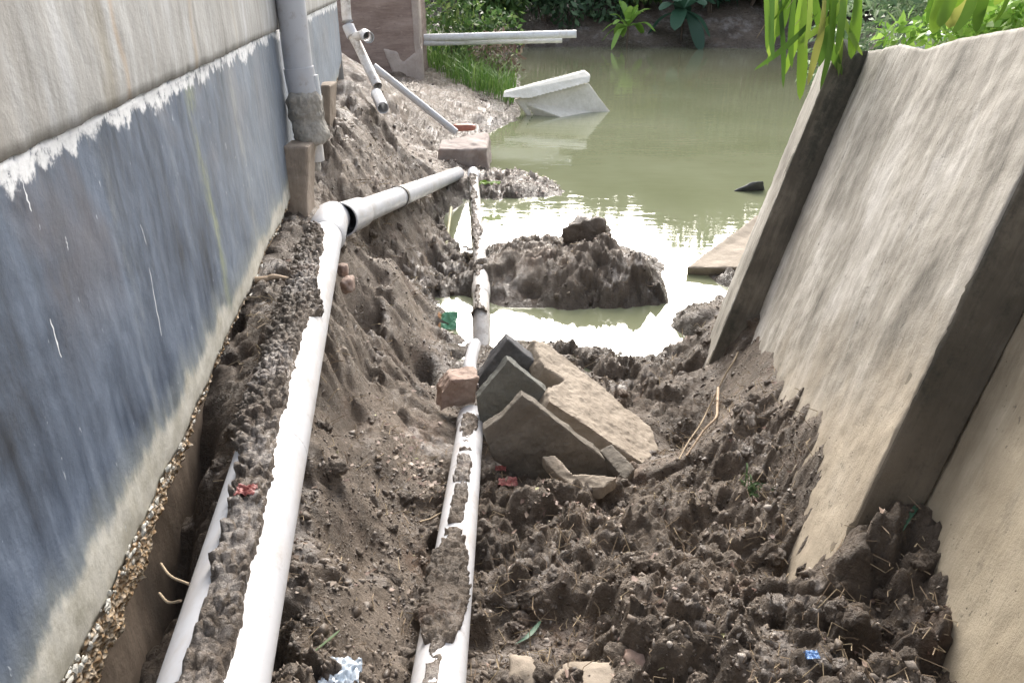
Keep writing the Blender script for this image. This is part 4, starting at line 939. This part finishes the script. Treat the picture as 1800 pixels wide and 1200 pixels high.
def rosette(base, L, n, wd, mat, name, label, seed, updown=(0.15, 1.2), stemh=0.0):
    base = np.asarray(base, float); rr = random.Random(seed); o = empty(name, base, label, 'plant')
    sp_ = []; hub = base + np.array([0, 0, stemh])
    for k in range(n):
        a = 6.28 * k / n + rr.uniform(-.3, .3); el = rr.uniform(*updown); l = L * rr.uniform(.7, 1.1)
        d = np.array([math.cos(a) * math.cos(el), math.sin(a) * math.cos(el), math.sin(el)])
        m = hub + d * l * .55; t = hub + d * l * .95 + np.array([0, 0, -.38 * l * math.cos(el)])
        sp_.append(([hub, m, t], wd * rr.uniform(.8, 1.1), np.cross(d, [0, 0, 1])))
    blades_obj('leaves', sp_, mat, o)
    t = tube_vf(lerp(base - np.array([0, 0, .1]), hub, 3), .03, 7); mk('stem', t.v, t.f, BARK, o, True)
p = Pz(1100, 76, .12); p = np.array([p[0], 22.6, .08])
rosette(p, .95, 22, .20, LEAF_LIME, 'rosette_plant', 'bright green rosette plant with arching leaves at the far water edge', 5, (-.25, 1.25), .5)
p = Pz(1190, 70, .3); p = np.array([4.95, 23.3, .25])
rosette(p, 1.25, 15, .48, LEAF_BLUE, 'broad_leaved_plant', 'blue-green plant with broad hanging leaves right of the rosette plant', 6, (-.7, 1.1), .75)
# grassy point right of the pier
gpos = []
rr = random.Random(5)
while len(gpos) < 2300:
    u = rr.uniform(745, 905); v_ = rr.uniform(92, 158)
    if v_ > 100 + (u - 745) * .36 + 30 or (u > 860 and v_ < 110) : continue
    p = Pz(u, v_, .28); p[2] = gz(p[0], p[1])
    if p[2] > .03: gpos.append(p)
mb = MB()
for p in gpos:
    a = rr.uniform(0, 6.28); l = rr.uniform(.15, .42) + .35 * rr.random() ** 3; b = rr.uniform(.15, .95) * l
    d = np.array([math.cos(a), math.sin(a), 0]); pts = [p - np.array([0, 0, .03]), p + d * b * .3 + np.array([0, 0, l * .6]), p + d * b + np.array([0, 0, l * .82])]
    v, f = ribbon_strip(pts, [.012, .010, .002], (-d[1], d[0], 0), .3); mb.add(v, f)
setp(mk('grass', mb.v, mb.f, GRASS), 'lush green grass on the bank right of the brick pier', 'grass', kind='stuff')
bush('leafy_shrub', (-1.2, 15.2, .3), [(-1.3, 15.2, 1.0, .5, .5, .6), (-.7, 15.5, .9, .5, .5, .55), (-.2, 15.8, .9, .45, .4, .5), (-1.0, 15.0, 1.7, .5, .4, .5)], 1500, .13, LEAF_MID, 'yellow-green shrub right of the pier, above the jutting pipes', 'shrub', None, 411, .45)
bush('dry_shrub', (-.35, 14.6, .2), [(-.4, 14.6, .75, .35, .3, .4), (-.1, 14.8, .55, .35, .3, .3)], 420, .10, LITTER, 'dry brown shrub at the tip of the grassy point', 'shrub', None, 412, .4)
# right bank
bush('feathery_shrub', (3.5, 6.9, 1.0), [(3.3, 6.8, 1.5, .6, .5, .55), (4.1, 7.3, 1.7, .7, .6, .7), (2.9, 6.9, 1.35, .35, .4, .35), (3.7, 7.1, 2.1, .6, .5, .5)], 5200, .085, LEAF_PALE, 'pale feathery shrub behind the top edge of the big leaning panel', 'shrub', None, 421, .3)
bush('leafy_shrub', (2.35, 3.7, 1.5), [(1.92, 3.45, 1.89, .20, .15, .09), (2.12, 3.3, 1.94, .22, .16, .10), (1.76, 3.6, 1.84, .13, .12, .07), (2.25, 3.55, 1.85, .30, .25, .17), (2.05, 2.95, 2.02, .2, .16, .10)], 2400, .05, LEAF_LIME, 'bright green leafy shrub overhanging the top of the big leaning panel', 'shrub', None, 422, .45)
rr = random.Random(9)
setp(rock('white_sack', Pd(1648, 66, 3.6) + np.array([.03, .05, -.03]), (.13, .09, .055), mat_plain('white_sacking', (0.86, 0.86, 0.88), .7, .15, 10), None, 33, .3, .5), 'crumpled white sack on the bank behind the big panel top', 'sack')
# bamboo spray hanging in front of the far panel top
bo = empty('bamboo_spray', (2.35, 4.1, 1.35), 'bamboo spray of long bright green leaves hanging over the far panel top', 'plant')
stem = curve([(2.35, 4.1, 1.3), (2.25, 3.95, 2.1), (1.95, 3.7, 2.5), (1.55, 3.5, 2.42), (1.25, 3.4, 2.25)], 8)
t = tube_vf(stem, list(np.linspace(.022, .006, len(stem))), 8); mk('stem', t.v, t.f, mat_plain('green_stem', (0.22, 0.28, 0.08)), bo, True)
spec = []
SD = np.array([1.0, .12, 0])
def lf(d, wpx, *pp):
    spec.append(([Pd(u, v, d + .02 * i) for i, (u, v) in enumerate(pp)], wpx * d / F, SD + np.array([rr.uniform(-.3, .3), rr.uniform(-.5, .5), 0])))
lf(3.3, 19, (1420, -70), (1412, 40), (1410, 120), (1406, 176)); lf(3.25, 22, (1455, -80), (1446, 40), (1435, 90), (1420, 150))
lf(3.2, 24, (1512, -80), (1508, 10), (1502, 60), (1496, 104)); lf(3.35, 20, (1425, -80), (1436, 20), (1458, 80), (1480, 132))
lf(3.3, 24, (1480, -80), (1470, 10), (1455, 60), (1440, 118)); lf(3.4, 16, (1366, -70), (1362, 0), (1354, 60), (1352, 100))
lf(3.3, 16, (1440, 20), (1410, 55), (1370, 92), (1326, 124)); lf(3.25, 18, (1500, -40), (1470, 20), (1440, 50), (1405, 78)); lf(3.4, 20, (1385, -80), (1384, -20), (1376, 30), (1366, 66))
lf(3.15, 20, (1478, -60), (1482, 0), (1478, 50), (1470, 98)); lf(3.2, 14, (1470, -80), (1480, 20), (1500, 70), (1516, 98))
lf(3.4, 14, (1404, -60), (1396, 0), (1390, 70), (1392, 120))
for k in range(17):
    u = rr.uniform(1345, 1530); L_ = rr.uniform(70, 170) * (1.0 if u < 1480 else .7); dx_ = rr.uniform(-34, 12)
    lf(rr.uniform(3.1, 3.6), rr.uniform(9, 17), (u - dx_, -80), (u - dx_ * .5, -80 + L_ * .5), (u, -60 + L_ * .9), (u + dx_ * .6 + rr.uniform(-8, 8), -50 + L_ * 1.25))
blades_obj('leaves', spec, LEAF_BRIGHT, bo)
mb = MB()
for k in range(9):
    a = Pd(rr.uniform(1360, 1520), -70, 3.35); b = a + np.array([rr.uniform(-.25, .1), rr.uniform(-.1, .1), -rr.uniform(.12, .34)])
    t = tube_vf(curve([a, (a + b) / 2 + np.array([rr.uniform(-.05, .05), 0, .02]), b], 4), [.0035, .003, .003, .0025, .0025, .002, .002, .0015, .001], 5); mb.add(t.v, t.f)
mk('twig', mb.v, mb.f, STRAW, bo)
bo2 = empty('bamboo_spray', (2.6, 3.9, 1.5), 'short bamboo spray of bright leaves at the top right above the big panel', 'plant')
stem = curve([(2.6, 3.9, 1.4), (2.4, 3.5, 2.15), (2.05, 3.2, 2.32), (1.75, 3.1, 2.22)], 8)
t = tube_vf(stem, list(np.linspace(.018, .006, len(stem))), 8); mk('stem', t.v, t.f, BARK, bo2, True)
spec = []
lf(2.95, 26, (1660, -80), (1655, -10), (1648, 30), (1640, 60)); lf(3.0, 40, (1720, -70), (1708, -10), (1690, 20), (1668, 50)); lf(2.9, 24, (1690, -80), (1676, -10), (1662, 20), (1652, 48)); lf(2.9, 26, (1750, -80), (1735, -20), (1722, 20), (1715, 58)); lf(3.05, 16, (1640, -80), (1636, -10), (1634, 20), (1630, 40))
for k in range(8):
    u = rr.uniform(1625, 1790); L_ = rr.uniform(60, 115); dx_ = rr.uniform(-40, 10)
    lf(rr.uniform(2.8, 3.1), rr.uniform(10, 22), (u - dx_, -80), (u - dx_ * .5, -80 + L_ * .5), (u, -66 + L_ * .85), (u + dx_ * .6, -62 + L_ * 1.1))
blades_obj('leaves', spec, LEAF_BRIGHT, bo2)
# tufts and single blades lying on the mud
def tuft(u, v_, n, L, wd, lean, mat, label, seed):
    p = on_ground(u, v_); rr = random.Random(seed); sp_ = []
    for k in range(n):
        a = rr.uniform(0, 6.28); l = L * rr.uniform(.6, 1.1); d = np.array([math.cos(a), math.sin(a), 0]) * .35 + np.asarray(lean)
        b = p + np.array([rr.uniform(-.03, .03), rr.uniform(-.03, .03), -.01])
        sp_.append(([b, b + d * l * .5 + np.array([0, 0, .35 * l]), b + d * l + np.array([0, 0, .30 * l])], wd, (-d[1], d[0], .2)))
    setp(blades_obj('grass_tuft', sp_, mat), label, 'grass tuft')
tuft(1318, 872, 26, .17, .008, (.25, .2, 0), TUFT, 'dark green grass tuft on the mud before the big leaning panel', 61)
tuft(1385, 935, 12, .13, .006, (.3, .3, 0), STRAW, 'dry yellowish tuft beside the foot of the big leaning panel', 62)
def lying(name, pix, r_or_w, mat, label, cat, lift=.012, blade=False, straight=True):
    P_ = [on_ground(u, v_) + np.array([0, 0, lift]) for u, v_ in pix]
    if not blade: P_ = [q + np.array([rr.uniform(-.006, .006), 0, rr.uniform(-.004, .004)]) for a, b in zip(P_[:-1], P_[1:]) for q in (a, a * .67 + b * .33, a * .33 + b * .67)] + [P_[-1]]
    if straight and len(P_) == 2: P_ = lerp(P_[0], P_[1], 5)
    if blade:
        o = blades_obj(name, [(P_, r_or_w, np.cross(P_[-1] - P_[0], [0, 0, 1]))], mat)
    else:
        c_ = curve(P_, 6); t = tube_vf(c_, [r_or_w * (1 - .4 * i / len(c_)) for i in range(len(c_))], 8); o = mk(name, t.v, t.f, mat, None, True)
    return setp(o, label, cat)
lying('fallen_leaf', [(1583, 946), (1600, 912), (1625, 880)], .012, LEAF_BLUE, 'single green grass leaf on the dark mud under the step side', 'leaf', .02, True)
lying('fallen_leaf', [(905, 1142), (930, 1125), (952, 1098)], .012, LEAF_BLUE, 'single curved green leaf right of the gully pipe', 'leaf', .02, True)
lying('fallen_leaf', [(545, 1165), (575, 1140), (600, 1118)], .007, TUFT, 'thin green leaf beside the crumpled plastic bag', 'leaf', .02, True)
lying('stick', [(1326, 552), (1290, 640), (1240, 735), (1192, 818)], (.0048), STRAW, 'long thin straw stick lying across the mud below the far panel', 'stick', .03)
lying('stick', [(1262, 690), (1255, 745), (1205, 812)], (.0065), WOODM, 'shorter orange-brown stick beside the long straw stick', 'stick', .03)
lying('stick', [(452, 499), (485, 496), (523, 503)], .014, WOODM, 'short pale stick lying across the soil between wall and pipe', 'stick', .02)
lying('stick', [(840, 870), (790, 905), (738, 925)], .004, STRAW, 'thin twig lying left of the gully pipe', 'stick', .02)
t = tube_vf(lerp(Pz(776, 496, -.05), Pz(793, 365, .14), 4), .014, 8); setp(mk('bamboo_pole', t.v, t.f, mat_plain('olive_pole', (0.42, 0.40, 0.24), .6), None, True), 'thin pale bamboo pole standing aslant in the water left of the pond pipe', 'pole')
t = tube_vf(curve([Pd(283, 990, 1.30), Pd(300, 1012, 1.24), Pd(332, 1026, 1.20)], 5), .0022, 6); setp(mk('root_fibre', t.v, t.f, STRAW, None, True), 'upper thin pale root arching from the footing to the long pipe', 'root', 'thin roots by the footing')
t = tube_vf(curve([Pd(280, 1042, 1.27), Pd(296, 1058, 1.21), Pd(318, 1055, 1.18)], 5), .0022, 6); setp(mk('root_fibre', t.v, t.f, STRAW, None, True), 'lower thin pale root arching from the footing to the long pipe', 'root', 'thin roots by the footing')
# litter people left
def crumple(name, c, sx, sy, sz, mat, label, cat, seed, n=20, tilt=(0, 0)):
    s = np.linspace(-1, 1, n); X_, Y_ = np.meshgrid(s, s); P_ = np.stack([X_.ravel(), Y_.ravel(), np.zeros(n * n)], 1)
    hh = (1 - np.abs(fbm(P_ * 1.9 + seed, 4, seed, .65)) * 2.4) * sz
    P_ = np.stack([P_[:, 0] * sx * (1 + .15 * fbm(P_ * 2, 2, seed + 1)), P_[:, 1] * sy * (1 + .15 * fbm(P_ * 2, 2, seed + 2)), hh + P_[:, 0] * tilt[0] + P_[:, 1] * tilt[1]], 1) + np.asarray(c)
    o = mk(name, P_, grid_faces(n, n), mat); return setp(o, label, cat)
def mat_packet():
    n = NT('snack_packet', .35); x = n.sep()[0]
    return n.out(n.mix(n.rng(n.math('ADD', x, n.math('MULTIPLY', n.noise(30), .02)), -.035, -.02), (0.62, 0.33, 0.16), (0.16, 0.42, 0.26)))
crumple('snack_packet', on_ground(786, 578) + (0, 0, .04), .065, .05, .025, mat_packet(), 'torn green and orange packet at the puddle edge by the pond pipe', 'packet', 3, tilt=(0.0, .04))
def mat_bag():
    n = NT('clear_plastic', .18); return n.out(n.ramp(n.noise(35, 4, .6), [(.35, (.25, .30, .36)), (.55, (.62, .70, .78)), (.7, (.85, .9, .95))]))
crumple('plastic_bag', on_ground(602, 1190) + (0, 0, .008), .034, .030, .016, mat_bag(), 'crumpled shiny bluish plastic bag between the two lower pipes', 'bag', 7, tilt=(.002, -.004))
crumple('blue_scrap', on_ground(1425, 1160) + (0, 0, .012), .013, .011, .008, mat_plain('blue_plastic', (0.16, 0.30, 0.58), .35, .1), 'tiny blue plastic scrap on the mud near the bottom right', 'scrap', 11)
REDL = mat_plain('red_leaf', (0.27, 0.075, 0.065), .5, .3, 40)
for u, v_, s, lab, sd_ in [(893, 858, .035, 'crimson leaf scrap on the mud below the upright slabs', 1), (880, 832, .022, 'smaller crimson scrap just behind another crimson scrap', 2), (1010, 793, .0, '', 3)]:
    if s: crumple('red_scrap', on_ground(u, v_) + (0, 0, .02), s, s * .7, s * .5, REDL, lab, 'scrap', 20 + sd_, 12)
crumple('red_scrap', PA(1.12) + np.array([.005, 0, RB + .018]), .018, .016, .012, REDL, 'dark red leaf scrap on the soil along the long wall pipe', 'scrap', 31, 12)
crumple('yellow_leaf', Pz(862, 324, .17), .10, .05, .03, LEAF_BRIGHT, 'yellow-green leaf on the small mud spit by the far pipe end', 'leaf', 35, 12)

# ------------------------------------------------------------------ loose crumbs, fibres and dead leaves on the mud
def spots(n, seed, ymin=.55, ymax=6.5, dens=None):
    r = np.random.default_rng(seed); out = []
    tot = 0
    while tot < n:
        y = np.exp(r.uniform(np.log(ymin + .3), np.log(ymax + .3), n * 2)) - .3; x = r.uniform(-.82, .95, n * 2) * (y * .95 + .35)
        z = gz(x, y)
        ok = (z > 0.015) & (x > wallx(y) + .03)
        pr = np.stack([x, y, z], 1); sdp = (pr - E2a) @ NP
        ok &= sdp > np.where(pr[:, 1] < 1.45, -STEP + .0, .0)
        cl = fbm(np.stack([x, y, 0 * x], 1) * 2.2, 3, seed + 5) + .35
        ok &= r.random(n * 2) < np.clip(cl * 1.6, .06, 1)
        out.append(pr[ok]); tot += ok.sum()
    return np.concatenate(out)[:n], r
def scatter(name, var, pos, r, size, sink, mat, label, cat, flat=1.0):
    """one mesh of many little pieces"""
    V = []; Fc = []; o = 0
    n = len(pos); vsel = r.integers(0, len(var), n)
    ax = r.normal(size=(n, 3, 3))
    for k in range(n):
        v, f = var[vsel[k]]
        M, _ = np.linalg.qr(ax[k]); s = size[k]
        q = (v @ M) * s * np.array([1, 1, flat]); V.append(q + pos[k] + np.array([0, 0, s * sink])); Fc.append(f + o); o += len(v)
    return setp(mk(name, np.concatenate(V), np.concatenate(Fc), mat, None, False, origin=np.zeros(3)), label, cat, kind='stuff')
cvar = []
def chunk(seed, npt=13):
    rk = np.random.default_rng(seed); bm = bmesh.new(); q = rk.normal(size=(npt, 3)); q /= np.linalg.norm(q, axis=1, keepdims=True)
    q *= rk.uniform(.7, 1.15, (npt, 1)); q *= rk.uniform(.5, 1.25, 3)
    for a in q: bm.verts.new(a)
    res = bmesh.ops.convex_hull(bm, input=bm.verts[:]); bmesh.ops.triangulate(bm, faces=bm.faces[:])
    bmesh.ops.delete(bm, geom=[x for x in bm.verts if not x.link_faces], context='VERTS'); bm.verts.index_update()
    v = np.array([x.co for x in bm.verts]); f = np.array([[k.index for k in x.verts] for x in bm.faces]); bm.free(); return v, f
for k in range(24): cvar.append(chunk(k, 9 + k % 8))
pos, r = spots(20000, 5, .55, 13)
size = np.clip(np.exp(r.normal(np.log(.0042), .55, len(pos))), .0018, .016) * (0.85 + .12 * pos[:, 1])
scatter('soil_crumbs', cvar, pos, r, size, .0, CLOD, 'loose crumbs of soil scattered over the churned mud', 'soil')
pos, r = spots(260, 15)
size = np.clip(np.exp(r.normal(np.log(.020), .35, len(pos))), .012, .038) * (0.8 + .1 * pos[:, 1])
hv = []
for k in range(6):
    v, f = ICO3; v = v * (1 + .75 * fbm(v * 1.2 + k * 5, 4, k + 60, .6) + .22 * fbm(v * 5 + k, 3, k))[:, None] * np.random.default_rng(k + 7).uniform(.65, 1.2, 3); hv.append((v, f))
o = scatter('mud_clods', hv, pos, r, size, -.1, MUD2, 'fist-sized clods lying on the churned mud', 'soil')
o.data.polygons.foreach_set('use_smooth', np.ones(len(o.data.polygons), bool))
# fibres
pos, r = spots(2200, 25)
mb = MB()
for p in pos:
    l = r.uniform(.015, .07) * (0.7 + .15 * p[1]); a = r.uniform(0, 6.28); d = np.array([math.cos(a), math.sin(a), r.uniform(-.1, .5)])
    b = r.normal(size=3) * l * .25
    c_ = [p + (0, 0, .002), p + d * l * .5 + b + (0, 0, .006), p + d * l + (0, 0, .002)]
    t = tube_vf(c_, [.0011 * (.7 + .25 * p[1])] * 3, 4, (False, False)); mb.add(t.v, t.f)
setp(mk('root_fibres', mb.v, mb.f, STRAW, None, False, origin=np.zeros(3)), 'fine roots and straws strewn over the mud', 'roots', kind='stuff')
# dead leaves and chips
pos, r = spots(520, 35)
extra = []
for (u, v_, du, dv, n) in [(740, 840, 60, 60, 150), (930, 318, 80, 26, 260), (800, 300, 50, 25, 60), (860, 215, 60, 22, 120), (1010, 905, 140, 40, 120), (560, 560, 20, 60, 20), (850, 180, 60, 18, 60)]:
    for _ in range(n):
        p = Pz(u + r.normal() * du * .6, v_ + r.normal() * dv * .6, .3 if v_ < 250 else (.1 if v_ < 400 else .42)); p[2] = gz(p[0], p[1])
        if p[2] > .0: extra.append(p)
pos = np.concatenate([pos, np.array(extra)])
lv = []
for k in range(5):
    w_ = .3 + .12 * k; zz = .12 * (k - 2)
    rk = np.random.default_rng(k + 90); an = np.sort(rk.uniform(0, 6.28, 6)); ra = rk.uniform(.5, 1.1, 6)
    lv.append((np.stack([np.cos(an) * ra, np.sin(an) * ra * (w_ + .1), zz * np.cos(an) + .15 * rk.normal(size=6)], 1), np.array([[0, 1, 2], [0, 2, 3], [0, 3, 5], [3, 4, 5]])))
size = r.uniform(.004, .014, len(pos)) * (0.7 + .28 * pos[:, 1] ** .9)
V = []; Fc = []
for k in range(len(pos)):
    v, f = lv[r.integers(0, 5)]; a = r.uniform(0, 6.28); tx, ty = r.normal(size=2) * .45
    M = np.array([[math.cos(a), -math.sin(a), 0], [math.sin(a), math.cos(a), 0], [tx, ty, 1]])
    V.append((v * size[k]) @ M + pos[k] + (0, 0, .3 * size[k] + .003)); Fc.append(f + 6 * k)
setp(mk('leaf_litter', np.concatenate(V), np.concatenate(Fc), LITTER, None, False, origin=np.zeros(3)), 'dead leaves and pale chips scattered on the mud', 'leaf litter', kind='stuff')
